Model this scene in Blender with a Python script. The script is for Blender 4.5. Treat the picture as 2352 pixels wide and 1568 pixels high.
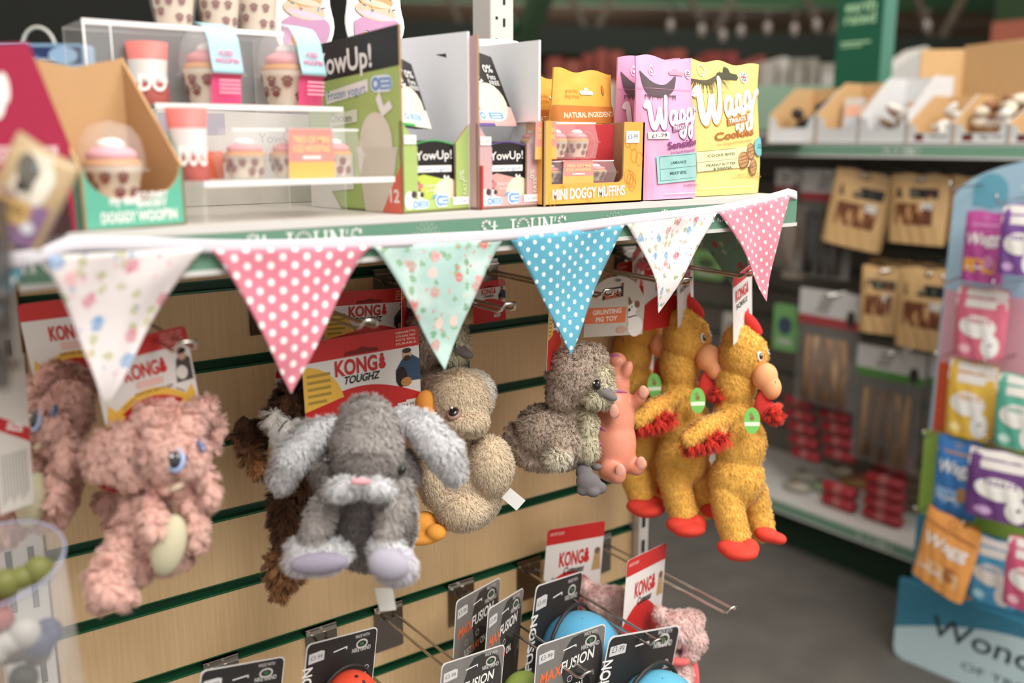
import bpy, math, random
import numpy as np
from mathutils import Vector, Matrix, noise
from mathutils.bvhtree import BVHTree
from mathutils.kdtree import KDTree
from mathutils.geometry import tessellate_polygon
random.seed(7); RNG = np.random.default_rng(7)
for o in list(bpy.data.objects): bpy.data.objects.remove(o)
SC = bpy.context.scene; COL = SC.collection
# ---------------------------------------------------------------- camera, light, exposure
CAMZ = 1.5
FPX = 2200.0; PITCH = math.atan((784 - 320) / FPX); AZ = math.radians(53.3)
cd = bpy.data.cameras.new('camera'); cam = bpy.data.objects.new('camera', cd); COL.objects.link(cam)
cd.sensor_width = 36.0; cd.lens = FPX / 2352 * 36.0
cam.location = (0, 0, CAMZ)
fw = Vector((math.cos(AZ), math.sin(AZ), 0)); RT = Vector((math.sin(AZ), -math.cos(AZ), 0))
FW = (fw * math.cos(PITCH) + Vector((0, 0, -math.sin(PITCH)))).normalized(); UP = RT.cross(FW)
cam.rotation_euler = Matrix((RT, UP, -FW)).transposed().to_euler()
cd.dof.use_dof = True; cd.dof.focus_distance = 1.30; cd.dof.aperture_fstop = 2.0
cd.clip_start = 0.05; cd.clip_end = 100
SC.camera = cam
W = bpy.data.worlds.new('world'); SC.world = W; W.use_nodes = True
bg = W.node_tree.nodes['Background']; bg.inputs[0].default_value = (1.0, 0.93, 0.86, 1); bg.inputs[1].default_value = 0.60
def area(name, loc, target, size, power, col=(1, .95, .88), sy=None):
    l = bpy.data.lights.new(name, 'AREA'); l.energy = power; l.color = col; l.size = size
    if sy: l.shape = 'RECTANGLE'; l.size_y = sy
    o = bpy.data.objects.new(name, l); COL.objects.link(o); o.location = loc
    o.rotation_euler = (Vector(target) - Vector(loc)).to_track_quat('-Z', 'Y').to_euler(); return o
area('skylight', (0.6, -1.7, 4.1), (0.8, 0.9, 1.0), 2.2, 98, (1, .97, .93), 1.8)
area('aisle_skylight', (2.5, -0.2, 4.2), (1.6, 1.1, 0.9), 1.6, 66, (1, .96, .90), 4.0)
area('roof_fill', (8.5, 9.0, 2.9), (8.5, 9.0, 9), 9, 260, (1, .9, .8))  # added fill aimed upward to brighten the roof underside, not a shop lamp
area('back_skylight', (7.0, 6.5, 4.6), (7.0, 6.5, 0), 6, 110, (1, .93, .84))
vs = SC.view_settings; vs.view_transform = 'Standard'; vs.look = 'None'; vs.gamma = 1.0; vs.use_curve_mapping = False; vs.exposure = 0.70
SC.cycles.use_denoising = True; SC.cycles.max_bounces = 10; SC.cycles.diffuse_bounces = 8; SC.cycles.transparent_max_bounces = 16
SC.cycles.sample_clamp_indirect = 4.0; SC.cycles.caustics_reflective = False; SC.cycles.caustics_refractive = False
# ---------------------------------------------------------------- pixel -> place (only to find where a thing stands)
C0 = Vector((0, 0, CAMZ))
def ray(u, v): return FW + RT * ((u - 1176) / FPX) - UP * ((v - 784) / FPX)
def P(u, v, y=None, x=None, z=None, d=None):
    r = ray(u, v)
    if y is not None: k = y / r.y
    elif x is not None: k = x / r.x
    elif z is not None: k = (z - CAMZ) / r.z
    else: k = d
    return C0 + r * k
def depth(p): return (p - C0).dot(FW)
# ---------------------------------------------------------------- materials
def lin(h):
    if isinstance(h, (tuple, list)): return tuple(h)[:3]
    h = h.lstrip('#'); c = [int(h[i:i + 2], 16) / 255 for i in (0, 2, 4)]
    c = [x / 12.92 if x <= .04045 else ((x + .055) / 1.055) ** 2.4 for x in c]; l = .25 * c[0] + .65 * c[1] + .1 * c[2]
    return tuple(x * .90 + l * .10 + .003 for x in c)
MATS = {}
def nodes(m): return m.node_tree.nodes, m.node_tree.links
def mt(col, rough=.6, metal=0, spec=.4, trans=0, var=.05, scale=40, emit=0, coat=0, alpha=1, bump=0, ior=1.45):
    key = (str(col), rough, metal, spec, trans, var, scale, emit, coat, alpha, bump)
    if key in MATS: return MATS[key]
    m = bpy.data.materials.new('paint_%d' % len(MATS)); m.use_nodes = True; N, L = nodes(m); b = N['Principled BSDF']
    c = lin(col)
    b.inputs['Roughness'].default_value = rough; b.inputs['Metallic'].default_value = metal
    b.inputs['Specular IOR Level'].default_value = spec; b.inputs['Transmission Weight'].default_value = trans
    b.inputs['Coat Weight'].default_value = coat; b.inputs['Alpha'].default_value = alpha; b.inputs['IOR'].default_value = ior
    if emit: b.inputs['Emission Color'].default_value = (*c, 1); b.inputs['Emission Strength'].default_value = emit
    if var and not trans:
        t = N.new('ShaderNodeTexCoord'); n = N.new('ShaderNodeTexNoise'); n.inputs['Scale'].default_value = scale; n.inputs['Detail'].default_value = 2
        L.new(t.outputs['Object'], n.inputs['Vector']); r = N.new('ShaderNodeMapRange'); r.inputs[3].default_value = 1 - var; r.inputs[4].default_value = 1 + var
        L.new(n.outputs[0], r.inputs[0]); x = N.new('ShaderNodeVectorMath'); x.operation = 'SCALE'; x.inputs[0].default_value = c
        L.new(r.outputs[0], x.inputs['Scale']); L.new(x.outputs[0], b.inputs['Base Color'])
        if bump:
            bp = N.new('ShaderNodeBump'); bp.inputs['Strength'].default_value = bump; bp.inputs['Distance'].default_value = .002
            L.new(n.outputs[0], bp.inputs['Height']); L.new(bp.outputs[0], b.inputs['Normal'])
    else: b.inputs['Base Color'].default_value = (*c, 1)
    MATS[key] = m; return m
def card(c): return mt(c, .45, var=.03)
def foil(c): return mt(c, .38, var=.07, scale=25, spec=.5, bump=.6)
def board(c): return mt(c, .75, var=.06, scale=60)
def metal(c='B9B6B0', r=.22): return mt(c, r, 1.0, var=.02)
def clear_mat():
    if 'clear' in MATS: return MATS['clear']
    m = bpy.data.materials.new('clear_plastic'); m.use_nodes = True; N, L = nodes(m); b = N['Principled BSDF']
    b.inputs['Base Color'].default_value = (.95, .96, .97, 1); b.inputs['Roughness'].default_value = .08; b.inputs['Alpha'].default_value = .12
    b.inputs['Specular IOR Level'].default_value = .8
    n = N.new('ShaderNodeTexNoise'); n.inputs['Scale'].default_value = 30; bp = N.new('ShaderNodeBump'); bp.inputs['Strength'].default_value = .2; bp.inputs['Distance'].default_value = .002
    L.new(n.outputs[0], bp.inputs['Height']); L.new(bp.outputs[0], b.inputs['Normal'])
    MATS['clear'] = m; return m
def math_(N, L, op, a, b=None, c=None):
    n = N.new('ShaderNodeMath'); n.operation = op
    for i, x in enumerate((a, b, c)):
        if x is None: continue
        if isinstance(x, (int, float)): n.inputs[i].default_value = x
        else: L.new(x, n.inputs[i])
    return n.outputs[0]
def mixc(N, L, f, a, b):
    n = N.new('ShaderNodeMix'); n.data_type = 'RGBA'
    if isinstance(f, (int, float)): n.inputs[0].default_value = f
    else: L.new(f, n.inputs[0])
    for i, x in ((6, a), (7, b)):
        if isinstance(x, tuple): n.inputs[i].default_value = (*x, 1)
        else: L.new(x, n.inputs[i])
    return n.outputs[2]
def cloth_base(name):
    m = bpy.data.materials.new(name); m.use_nodes = True; N, L = nodes(m); b = N['Principled BSDF']
    b.inputs['Roughness'].default_value = .85; b.inputs['Specular IOR Level'].default_value = .15; b.inputs['Sheen Weight'].default_value = .15
    uv = N.new('ShaderNodeUVMap'); w = N.new('ShaderNodeTexNoise'); w.inputs['Scale'].default_value = 900; L.new(uv.outputs[0], w.inputs[0])
    bp = N.new('ShaderNodeBump'); bp.inputs['Strength'].default_value = .25; bp.inputs['Distance'].default_value = .0006
    L.new(w.outputs[0], bp.inputs['Height']); L.new(bp.outputs[0], b.inputs['Normal'])
    return m, N, L, b, uv
def dots_mat(name, base, dot, sp=.0175, r=.0036, sy=.016):
    m, N, L, b, uv = cloth_base(name); s = N.new('ShaderNodeSeparateXYZ'); L.new(uv.outputs[0], s.inputs[0]); fs = []
    for off in (0, .5):
        dx = math_(N, L, 'SUBTRACT', math_(N, L, 'FRACT', math_(N, L, 'MULTIPLY_ADD', s.outputs[0], 1 / sp, 50 + off)), .5)
        dy = math_(N, L, 'MULTIPLY', math_(N, L, 'SUBTRACT', math_(N, L, 'FRACT', math_(N, L, 'MULTIPLY_ADD', s.outputs[1], 1 / sy, 50 + off)), .5), sy / sp)
        d = math_(N, L, 'SQRT', math_(N, L, 'ADD', math_(N, L, 'MULTIPLY', dx, dx), math_(N, L, 'MULTIPLY', dy, dy)))
        mr = N.new('ShaderNodeMapRange'); L.new(d, mr.inputs[0]); mr.inputs[1].default_value = r / sp * 1.08; mr.inputs[2].default_value = r / sp * .92; fs.append(mr.outputs[0])
    c = mixc(N, L, math_(N, L, 'MAXIMUM', *fs), lin(base), lin(dot)); L.new(c, b.inputs['Base Color']); return m
def floral_mat(name, base, cols, leaf, sc=28, thr=.3, seed=0, cloud=None):
    m, N, L, b, uv = cloth_base(name); cur = lin(base)
    mp = N.new('ShaderNodeMapping'); L.new(uv.outputs[0], mp.inputs[0]); mp.inputs[1].default_value = (seed * .37, seed * .21, 0)
    nz = N.new('ShaderNodeTexNoise'); nz.inputs['Scale'].default_value = 170; L.new(mp.outputs[0], nz.inputs[0])
    wob = N.new('ShaderNodeVectorMath'); wob.operation = 'MULTIPLY_ADD'; L.new(nz.outputs[1], wob.inputs[0]); wob.inputs[1].default_value = (.009,) * 3; L.new(mp.outputs[0], wob.inputs[2])
    if cloud:
        n2 = N.new('ShaderNodeTexNoise'); n2.inputs['Scale'].default_value = 22; L.new(mp.outputs[0], n2.inputs[0])
        r2 = N.new('ShaderNodeMapRange'); r2.inputs[1].default_value = .5; r2.inputs[2].default_value = .72; L.new(n2.outputs[0], r2.inputs[0]); cur = mixc(N, L, r2.outputs[0], cur, lin(cloud))
    def layer(cur, scale, r0, r1, colr, thresh, dx):
        q = N.new('ShaderNodeMapping'); L.new(wob.outputs[0], q.inputs[0]); q.inputs[1].default_value = (dx, dx * .7, 0)
        v = N.new('ShaderNodeTexVoronoi'); v.voronoi_dimensions = '2D'; v.inputs['Scale'].default_value = scale; v.inputs['Randomness'].default_value = .85; L.new(q.outputs[0], v.inputs['Vector'])
        sp = N.new('ShaderNodeSeparateColor'); L.new(v.outputs['Color'], sp.inputs[0])
        mr = N.new('ShaderNodeMapRange'); L.new(v.outputs['Distance'], mr.inputs[0]); mr.inputs[1].default_value = r1; mr.inputs[2].default_value = r0
        f = math_(N, L, 'MULTIPLY', mr.outputs[0], math_(N, L, 'GREATER_THAN', sp.outputs[0], thresh))
        rp = N.new('ShaderNodeValToRGB'); rp.color_ramp.interpolation = 'CONSTANT'; e = rp.color_ramp.elements; e[0].color = (*lin(colr[0]), 1); e[1].position = 1 / len(colr); e[1].color = (*lin(colr[-1]), 1)
        for i in range(1, len(colr)):
            el = e[1] if i == 1 else e.new(i / len(colr)); el.color = (*lin(colr[i]), 1)
        L.new(sp.outputs[1], rp.inputs[0]); cc = rp.outputs[0]
        sh = N.new('ShaderNodeTexNoise'); sh.inputs['Scale'].default_value = scale * 9; L.new(mp.outputs[0], sh.inputs[0])
        r3 = N.new('ShaderNodeMapRange'); L.new(sh.outputs[0], r3.inputs[0]); r3.inputs[1].default_value = .42; r3.inputs[2].default_value = .62; cc = mixc(N, L, math_(N, L, 'MULTIPLY', r3.outputs[0], .55), cc, lin(base))
        return mixc(N, L, f, cur, cc)
    cur = layer(cur, sc * 1.9, .2, .3, leaf, .55, .13)
    cur = layer(cur, sc * 2.6, .12, .2, cols, .72, .4)
    cur = layer(cur, sc, .17, .24, cols, thr, 0)
    L.new(cur, b.inputs['Base Color']); return m
def fur_mat(name, rough=.9, sheen=.3):
    if name in MATS: return MATS[name]
    m = bpy.data.materials.new(name); m.use_nodes = True; N, L = nodes(m); b = N['Principled BSDF']
    a = N.new('ShaderNodeAttribute'); a.attribute_name = 'Col'; L.new(a.outputs['Color'], b.inputs['Base Color'])
    b.inputs['Roughness'].default_value = rough; b.inputs['Sheen Weight'].default_value = sheen; b.inputs['Specular IOR Level'].default_value = .12
    tr = N.new('ShaderNodeBsdfTranslucent'); L.new(a.outputs['Color'], tr.inputs[0]); mx = N.new('ShaderNodeMixShader'); mx.inputs[0].default_value = .12
    L.new(b.outputs[0], mx.inputs[1]); L.new(tr.outputs[0], mx.inputs[2]); L.new(mx.outputs[0], N['Material Output'].inputs[0])
    MATS[name] = m; return m
# ---------------------------------------------------------------- objects
WL = {}
def props(o, label=None, cat=None, group=None, kind=None):
    for k, v in (('label', label), ('category', cat), ('group', group), ('kind', kind)):
        if v: o[k] = v
    return o
def thing(name, label, cat, loc, group=None):
    o = bpy.data.objects.new(name, None); COL.objects.link(o); o.empty_display_size = .02
    o.location = loc; WL[o.name] = Vector(loc); return props(o, label, cat, group)
def copy_tree(root, loc, rotz=0, label=None, tilt=(0, 0)):
    r = root.copy(); COL.objects.link(r); r.location = loc; r.rotation_euler = (tilt[0], tilt[1], rotz); WL[r.name] = Vector(loc)
    if label: r['label'] = label
    for ch in list(root.children):
        c = ch.copy(); COL.objects.link(c); c.parent = r
        for g in list(ch.children):
            d = g.copy(); COL.objects.link(d); d.parent = c
    return r
def link_mesh(me, name, parent=None, **kw):
    o = bpy.data.objects.new(name, me); COL.objects.link(o)
    if parent is not None:
        w = WL[parent.name]; me.transform(Matrix.Translation(-w)); o.parent = parent; WL[o.name] = w
    else:
        n = len(me.vertices); a = np.empty(n * 3); me.vertices.foreach_get('co', a); a = a.reshape(-1, 3)
        lo, hi = a.min(0), a.max(0); w = Vector(((lo[0] + hi[0]) / 2, (lo[1] + hi[1]) / 2, lo[2])); me.transform(Matrix.Translation(-w)); o.location = w; WL[o.name] = w
    return props(o, **kw)
def frame(o, x, y, z=None):
    x = Vector(x).normalized(); y = Vector(y); y = (y - x * y.dot(x)).normalized(); z = x.cross(y)
    m = Matrix((x, y, z)).transposed().to_4x4(); m.translation = Vector(o); return m
TXT = {}
def glyphs(s, bold=0.0):
    k = (s, bold)
    if k in TXT: return TXT[k]
    cu = bpy.data.curves.new('t', 'FONT'); cu.body = s; cu.size = 1 / .7; cu.offset = bold; cu.resolution_u = 3
    ob = bpy.data.objects.new('t', cu); COL.objects.link(ob); me = bpy.data.meshes.new_from_object(ob)
    vs_ = [(v.co.x, v.co.y) for v in me.vertices]; fs = [tuple(p.vertices) for p in me.polygons]
    bpy.data.objects.remove(ob); bpy.data.curves.remove(cu); bpy.data.meshes.remove(me)
    xs = [v[0] for v in vs_] or [0, 0]; TXT[k] = (vs_, fs, min(xs), max(xs)); return TXT[k]
def fine(vs_, fs, lim=.006):
    """cut flat print into small triangles so that it follows a bulging pouch"""
    v = [tuple(p) for p in vs_]; out = []; mid = {}
    def m_(a, c):
        k = (a, c) if a < c else (c, a)
        if k not in mid: v.append(tuple((v[a][i] + v[c][i]) / 2 for i in range(3))); mid[k] = len(v) - 1
        return mid[k]
    st = []
    for f in fs:
        if len(f) <= 3: st.append(tuple(f)); continue
        for t in tessellate_polygon([[Vector(v[i]) for i in f]]): st.append(tuple(f[i] for i in t))
    while st:
        a, c, d = st.pop(); P0, P1, P2 = v[a], v[c], v[d]
        e = [math.dist(P0, P1), math.dist(P1, P2), math.dist(P2, P0)]; L_ = max(e)
        if L_ < lim: 
            n = (P1[0] - P0[0]) * (P2[1] - P0[1]) - (P1[1] - P0[1]) * (P2[0] - P0[0]); out.append((a, c, d) if n >= 0 else (a, d, c)); continue
        i = e.index(L_)
        if i == 0: q = m_(a, c); st += [(a, q, d), (q, c, d)]
        elif i == 1: q = m_(c, d); st += [(a, c, q), (a, q, d)]
        else: q = m_(d, a); st += [(a, c, q), (q, c, d)]
    return v, out
class MB:
    def __init__(s): s.v = []; s.f = []; s.mi = []; s.sm = []; s.mats = []; s.M = Matrix.Identity(4); s.warp = None; s.lz = .0004; s.uv = {}
    def mat(s, m):
        if isinstance(m, str): m = card(m)
        if m not in s.mats: s.mats.append(m)
        return s.mats.index(m)
    def add(s, vs_, fs, m, smooth=False, uvs=None):
        b = len(s.v); k = s.mat(m)
        if s.warp and not uvs and not smooth: vs_, fs = fine(vs_, fs)
        for i, p in enumerate(vs_):
            p = s.warp(p) if s.warp else p
            s.v.append(tuple(s.M @ Vector(p)))
            if uvs: s.uv[b + i] = uvs[i]
        for f in fs: s.f.append(tuple(b + i for i in f)); s.mi.append(k); s.sm.append(smooth)
        return s
    def box(s, x0, x1, y0, y1, z0, z1, m):
        v = [(x, y, z) for z in (z0, z1) for y in (y0, y1) for x in (x0, x1)]
        return s.add(v, [(0, 2, 3, 1), (4, 5, 7, 6), (0, 1, 5, 4), (2, 6, 7, 3), (0, 4, 6, 2), (1, 3, 7, 5)], m)
    def rbox(s, x0, x1, y0, y1, z0, z1, m, r=.004):          # upright box with rounded vertical corners
        pts = rrect(x0, y0, x1, y1, r); return s.ext(pts, z0, z1, m)
    def ext(s, pts, z0, z1, m, m2=None):
        n = len(pts); v = [(x, y, z0) for x, y in pts] + [(x, y, z1) for x, y in pts]
        s.add(v, [tuple(range(n))[::-1], tuple(range(n, 2 * n))], m)
        return s.add(v, [(i, (i + 1) % n, n + (i + 1) % n, n + i) for i in range(n)], m2 or m)
    def L(s): s.lz += .00004; return s.lz
    def poly(s, pts, m, z=None):                              # printed shape on the front of a card
        z = s.L() if z is None else z; a = sum(pts[i - 1][0] * pts[i][1] - pts[i][0] * pts[i - 1][1] for i in range(len(pts)))
        if a < 0: pts = pts[::-1]
        return s.add([(x, y, z) for x, y in pts], [tuple(range(len(pts)))], m)
    def rect(s, x0, y0, x1, y1, m, n=1):
        z = s.L()
        if n == 1: return s.add([(x0, y0, z), (x1, y0, z), (x1, y1, z), (x0, y1, z)], [(0, 1, 2, 3)], m)
        v = [(x0 + (x1 - x0) * i / n, y0 + (y1 - y0) * j / n, z) for j in range(n + 1) for i in range(n + 1)]
        return s.add(v, [(j * (n + 1) + i, j * (n + 1) + i + 1, (j + 1) * (n + 1) + i + 1, (j + 1) * (n + 1) + i) for j in range(n) for i in range(n)], m, True)
    def disc(s, x, y, rx, m, ry=None, n=20, a=0):
        ry = ry or rx; c, d = math.cos(a), math.sin(a)
        return s.poly([(x + rx * math.cos(t) * c - ry * math.sin(t) * d, y + rx * math.cos(t) * d + ry * math.sin(t) * c) for t in [i * 2 * math.pi / n for i in range(n)]], m)
    def ring(s, x, y, r, w, m, n=24, a0=0, a1=2 * math.pi, ry=None):
        z = s.L(); ry = ry or r; v = []
        for i in range(n + 1):
            t = a0 + (a1 - a0) * i / n; v += [(x + (r - w) * math.cos(t), y + (ry - w) * math.sin(t), z), (x + r * math.cos(t), y + ry * math.sin(t), z)]
        return s.add(v, [(2 * i, 2 * i + 1, 2 * i + 3, 2 * i + 2) for i in range(n)], m)
    def line(s, pts, w, m):
        z = s.L()
        for k in range(len(pts) - 1):
            a, b = Vector(pts[k]), Vector(pts[k + 1]); d = (b - a); n = Vector((-d.y, d.x)).normalized() * w / 2; e = d.normalized() * w * .3; a = a - e; b = b + e
            s.add([(*(a + n), z), (*(a - n), z), (*(b - n), z), (*(b + n), z)], [(0, 1, 2, 3)], m)
        return s
    def text(s, t, x, y, h, m, bold=0, al='c', sx=1, shear=0, rot=0, z=None, w=None):
        vs_, fs, a, b = glyphs(t, bold); z = s.L() if z is None else z
        if w: sx = w / ((b - a) * h)
        ox = {'c': -(a + b) / 2, 'l': -a, 'r': -b}[al]; c, d = math.cos(rot), math.sin(rot); o = []
        for p in vs_:
            px = ((p[0] + ox) * sx + p[1] * shear) * h; py = p[1] * h; o.append((x + px * c - py * d, y + px * d + py * c, z))
        return s.add(o, fs, m)
    def tube(s, pts, r, m, n=8, cap=True, closed=False):
        pts = [Vector(p) for p in pts]; k = len(pts); rs = r if isinstance(r, (list, tuple)) else [r] * k; v = []; up = Vector((0, 0, 1)); pr = None
        for i, p in enumerate(pts):
            t = (pts[(i + 1) % k] - pts[i - 1]) if closed else (pts[min(i + 1, k - 1)] - pts[max(i - 1, 0)]); t.normalize()
            a = (pr - t * pr.dot(t)) if pr else t.cross(up if abs(t.z) < .95 else Vector((1, 0, 0))); a.normalize(); pr = a; b = t.cross(a)
            for j in range(n): q = j * 2 * math.pi / n; v.append(p + (a * math.cos(q) + b * math.sin(q)) * rs[i])
        f = [(i * n + j, i * n + (j + 1) % n, ((i + 1) % k) * n + (j + 1) % n, ((i + 1) % k) * n + j) for i in range(k if closed else k - 1) for j in range(n)]
        if cap and not closed: f += [tuple(range(n))[::-1], tuple(range((k - 1) * n, k * n))]
        return s.add(v, f, m, True)
    def ell(s, c, r, m, nu=16, nv=10, R=None, zmin=-1):
        v = []; R = R or Matrix.Identity(3); c = Vector(c); r = (r, r, r) if isinstance(r, (int, float)) else r
        for j in range(nv + 1):
            ph = -math.pi / 2 + math.pi * j / nv; ph = max(ph, math.asin(zmin))
            for i in range(nu): t = 2 * math.pi * i / nu; v.append(c + R @ Vector((r[0] * math.cos(ph) * math.cos(t), r[1] * math.cos(ph) * math.sin(t), r[2] * math.sin(ph))))
        return s.add(v, [(j * nu + i, j * nu + (i + 1) % nu, (j + 1) * nu + (i + 1) % nu, (j + 1) * nu + i) for j in range(nv) for i in range(nu)], m, True)
    def lathe(s, prof, c, m, n=24, R=None, flute=0):
        v = []; R = R or Matrix.Identity(3); c = Vector(c)
        for r, z in prof:
            for i in range(n): t = 2 * math.pi * i / n; q = r * (1 + flute * (i % 2)); v.append(c + R @ Vector((q * math.cos(t), q * math.sin(t), z)))
        return s.add(v, [(j * n + i, j * n + (i + 1) % n, (j + 1) * n + (i + 1) % n, (j + 1) * n + i) for j in range(len(prof) - 1) for i in range(n)], m, True)
    def grid(s, fn, nu, nv, m, uvf=None, smooth=True):
        v = []; uv = []
        for j in range(nv + 1):
            for i in range(nu + 1):
                v.append(fn(i / nu, j / nv)); uv.append(uvf(i / nu, j / nv) if uvf else (0, 0))
        return s.add(v, [(j * (nu + 1) + i, j * (nu + 1) + i + 1, (j + 1) * (nu + 1) + i + 1, (j + 1) * (nu + 1) + i) for j in range(nv) for i in range(nu)], m, smooth, uv if uvf else None)
    def build(s, name, parent=None, solid=0, **kw):
        me = bpy.data.meshes.new(name); me.from_pydata(s.v, [], s.f)
        for m in s.mats: me.materials.append(m)
        me.polygons.foreach_set('material_index', s.mi); me.polygons.foreach_set('use_smooth', s.sm)
        if s.uv:
            ul = me.uv_layers.new(name='UVMap')
            for li, l in enumerate(me.loops): ul.data[li].uv = s.uv.get(l.vertex_index, (0, 0))
        me.update(); o = link_mesh(me, name, parent, **kw)
        if solid: md = o.modifiers.new('thickness', 'SOLIDIFY'); md.thickness = solid; md.offset = 0
        return o
def rrect(x0, y0, x1, y1, r, n=4, corners=(1, 1, 1, 1)):     # corners: bl br tr tl
    o = []
    for k, (cx, cy, a) in enumerate(((x0 + r, y0 + r, math.pi), (x1 - r, y0 + r, 1.5 * math.pi), (x1 - r, y1 - r, 0), (x0 + r, y1 - r, .5 * math.pi))):
        if corners[k]: o += [(cx + r * math.cos(a + i * math.pi / 2 / n), cy + r * math.sin(a + i * math.pi / 2 / n)) for i in range(n + 1)]
        else: o.append(((x0, y0), (x1, y0), (x1, y1), (x0, y1))[k])
    return o
def circ(x, y, rx, ry=None, n=24): ry = ry or rx; return [(x + rx * math.cos(i * 2 * math.pi / n), y + ry * math.sin(i * 2 * math.pi / n)) for i in range(n)]
# ---------------------------------------------------------------- the hall
def structure(name, mb, **k): return mb.build(name, None, kind='structure', **k)
def floor_mat():
    m = bpy.data.materials.new('floor_vinyl'); m.use_nodes = True; N, L = nodes(m); b = N['Principled BSDF']; b.inputs['Roughness'].default_value = .55
    t = N.new('ShaderNodeTexCoord'); n = N.new('ShaderNodeTexNoise'); n.inputs['Scale'].default_value = 7; n.inputs['Detail'].default_value = 6; L.new(t.outputs['Object'], n.inputs[0])
    n2 = N.new('ShaderNodeTexNoise'); n2.inputs['Scale'].default_value = 260; L.new(t.outputs['Object'], n2.inputs[0])
    f = math_(N, L, 'ADD', math_(N, L, 'MULTIPLY', n.outputs[0], .7), math_(N, L, 'MULTIPLY', n2.outputs[0], .3)); r = N.new('ShaderNodeMapRange'); r.inputs[1].default_value = .3; r.inputs[2].default_value = .7; L.new(f, r.inputs[0])
    L.new(mixc(N, L, r.outputs[0], lin('4F4B46'), lin('625D56')), b.inputs[0]); return m
b = MB(); b.box(-6, 24, -5, 24, -.1, 0, floor_mat()); structure('floor', b)
b = MB(); b.box(-6, 24, 19, 19.2, 0, 3.3, mt('8E8272', .8)); structure('wall_back', b)
b = MB(); b.box(19, 19.2, -5, 19, 0, 3.3, mt('8E8272', .8)); structure('wall_right', b)
# underside of the roof, dark brown sheeting, only over the far half of the hall
b = MB(); b.add([(-6, 6.5, 4.9), (7, 6.5, 4.9), (7, -5, 4.9), (19.2, -5, 3.3), (19.2, 19.2, 3.3), (-6, 19.2, 3.3)], [(0, 1, 5), (1, 4, 5), (1, 2, 3), (1, 3, 4)], mt('B39A84', .9, var=.12, scale=.6)); structure('ceiling', b)
GS = mt('1E4A2A', .5, var=.1)
def beam(b, p, q, w, m=GS, h=None):
    p, q = Vector(p), Vector(q); d = (q - p).normalized(); a = d.cross(Vector((0, 0, 1))); a = a.normalized() if a.length > .01 else Vector((1, 0, 0)); c = d.cross(a); h = h or w
    v = [o + a * i * w / 2 + c * j * h / 2 for o in (p, q) for i in (-1, 1) for j in (-1, 1)]
    b.add(v, [(0, 1, 3, 2), (4, 6, 7, 5), (0, 4, 5, 1), (2, 3, 7, 6), (0, 2, 6, 4), (1, 5, 7, 3)], m)
DK = mt('18241B', .7)
a_, c_ = P(1175, 90, d=9.0), P(1960, 112, d=9.5)
BRN = mt('5A5244', .7)
def truss(name, p, q, hgt, nseg, w, mchord):
    b = MB(); p, q = Vector(p), Vector(q); beam(b, p, q, w * 1.6, mchord, w * 2.6); up = Vector((0, 0, hgt)); beam(b, p + up, q + up, w, BRN)
    for i in range(nseg):
        u0 = p.lerp(q, i / nseg); u1 = p.lerp(q, (i + .5) / nseg); u2 = p.lerp(q, (i + 1) / nseg)
        beam(b, u0, u1 + up, w * .5, BRN); beam(b, u1 + up, u2, w * .5, BRN)
    return structure(name, b)
d_ = (c_ - a_)
truss('roof_truss', a_ - d_ * 1.5, c_ + d_ * .6, 1.2, 9, .10, DK)
truss('roof_truss', P(700, -30, d=13), P(2500, 10, d=15), 1.3, 6, .12, GS)
b = MB(); beam(b, P(1190, 120, d=7.2), P(1265, -60, d=6.6), .13, mt('3C5A3E', .5)); beam(b, P(1130, -20, d=7), P(1185, 70, d=7), .06); structure('roof_brace', b)
p = P(2315, 300, d=7.5); b = MB(); b.box(p.x - .1, p.x + .1, p.y - .1, p.y + .1, 0, 3.6, mt('255C1B', .45)); b.box(p.x - .13, p.x - .1, p.y - .13, p.y + .13, 0, 3.6, mt('1A3A16', .5)); b.box(p.x + .1, p.x + .13, p.y - .13, p.y + .13, 0, 3.6, mt('1A3A16', .5)); structure('column_green', b)
# dark partition beyond the toy bay
p = P(0, 200, d=3.6); q = P(905, 200, d=4.6)
b = MB(); dd = (q - p).normalized(); b.M = frame((p.x, p.y, 0), (dd.x, dd.y, 0), (-dd.y, dd.x, 0)); b.box(-2.5, (Vector((q.x - p.x, q.y - p.y, 0))).length, 0, .1, 0, 3.3, mt('141613', .9)); structure('wall_left', b)

# ---------------------------------------------------------------- toy bay (slatwall gondola)
X0, X1, YP, YF, ZS = .195, 1.172, 1.2, .89, CAMZ - .080        # panel ends, panel face, shelf front edge, shelf top
def wood_mat():
    m = bpy.data.materials.new('slat_maple'); m.use_nodes = True; N, L = nodes(m); b = N['Principled BSDF']; b.inputs['Roughness'].default_value = .5
    t = N.new('ShaderNodeTexCoord'); mp = N.new('ShaderNodeMapping'); L.new(t.outputs['Object'], mp.inputs[0]); mp.inputs['Scale'].default_value = (1, 1, .035)
    n = N.new('ShaderNodeTexNoise'); n.inputs['Scale'].default_value = 260; n.inputs['Detail'].default_value = 3; L.new(mp.outputs[0], n.inputs[0])
    mp2 = N.new('ShaderNodeMapping'); L.new(t.outputs['Object'], mp2.inputs[0]); mp2.inputs['Scale'].default_value = (1, 1, .2); n2 = N.new('ShaderNodeTexNoise'); n2.inputs['Scale'].default_value = 11; L.new(mp2.outputs[0], n2.inputs[0])
    r = N.new('ShaderNodeMapRange'); r.inputs[1].default_value = .3; r.inputs[2].default_value = .7; L.new(math_(N, L, 'ADD', math_(N, L, 'MULTIPLY', n.outputs[0], .5), math_(N, L, 'MULTIPLY', n2.outputs[0], .5)), r.inputs[0])
    L.new(mixc(N, L, r.outputs[0], lin('CBA672'), lin('E0C190')), b.inputs[0]); return m
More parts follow.
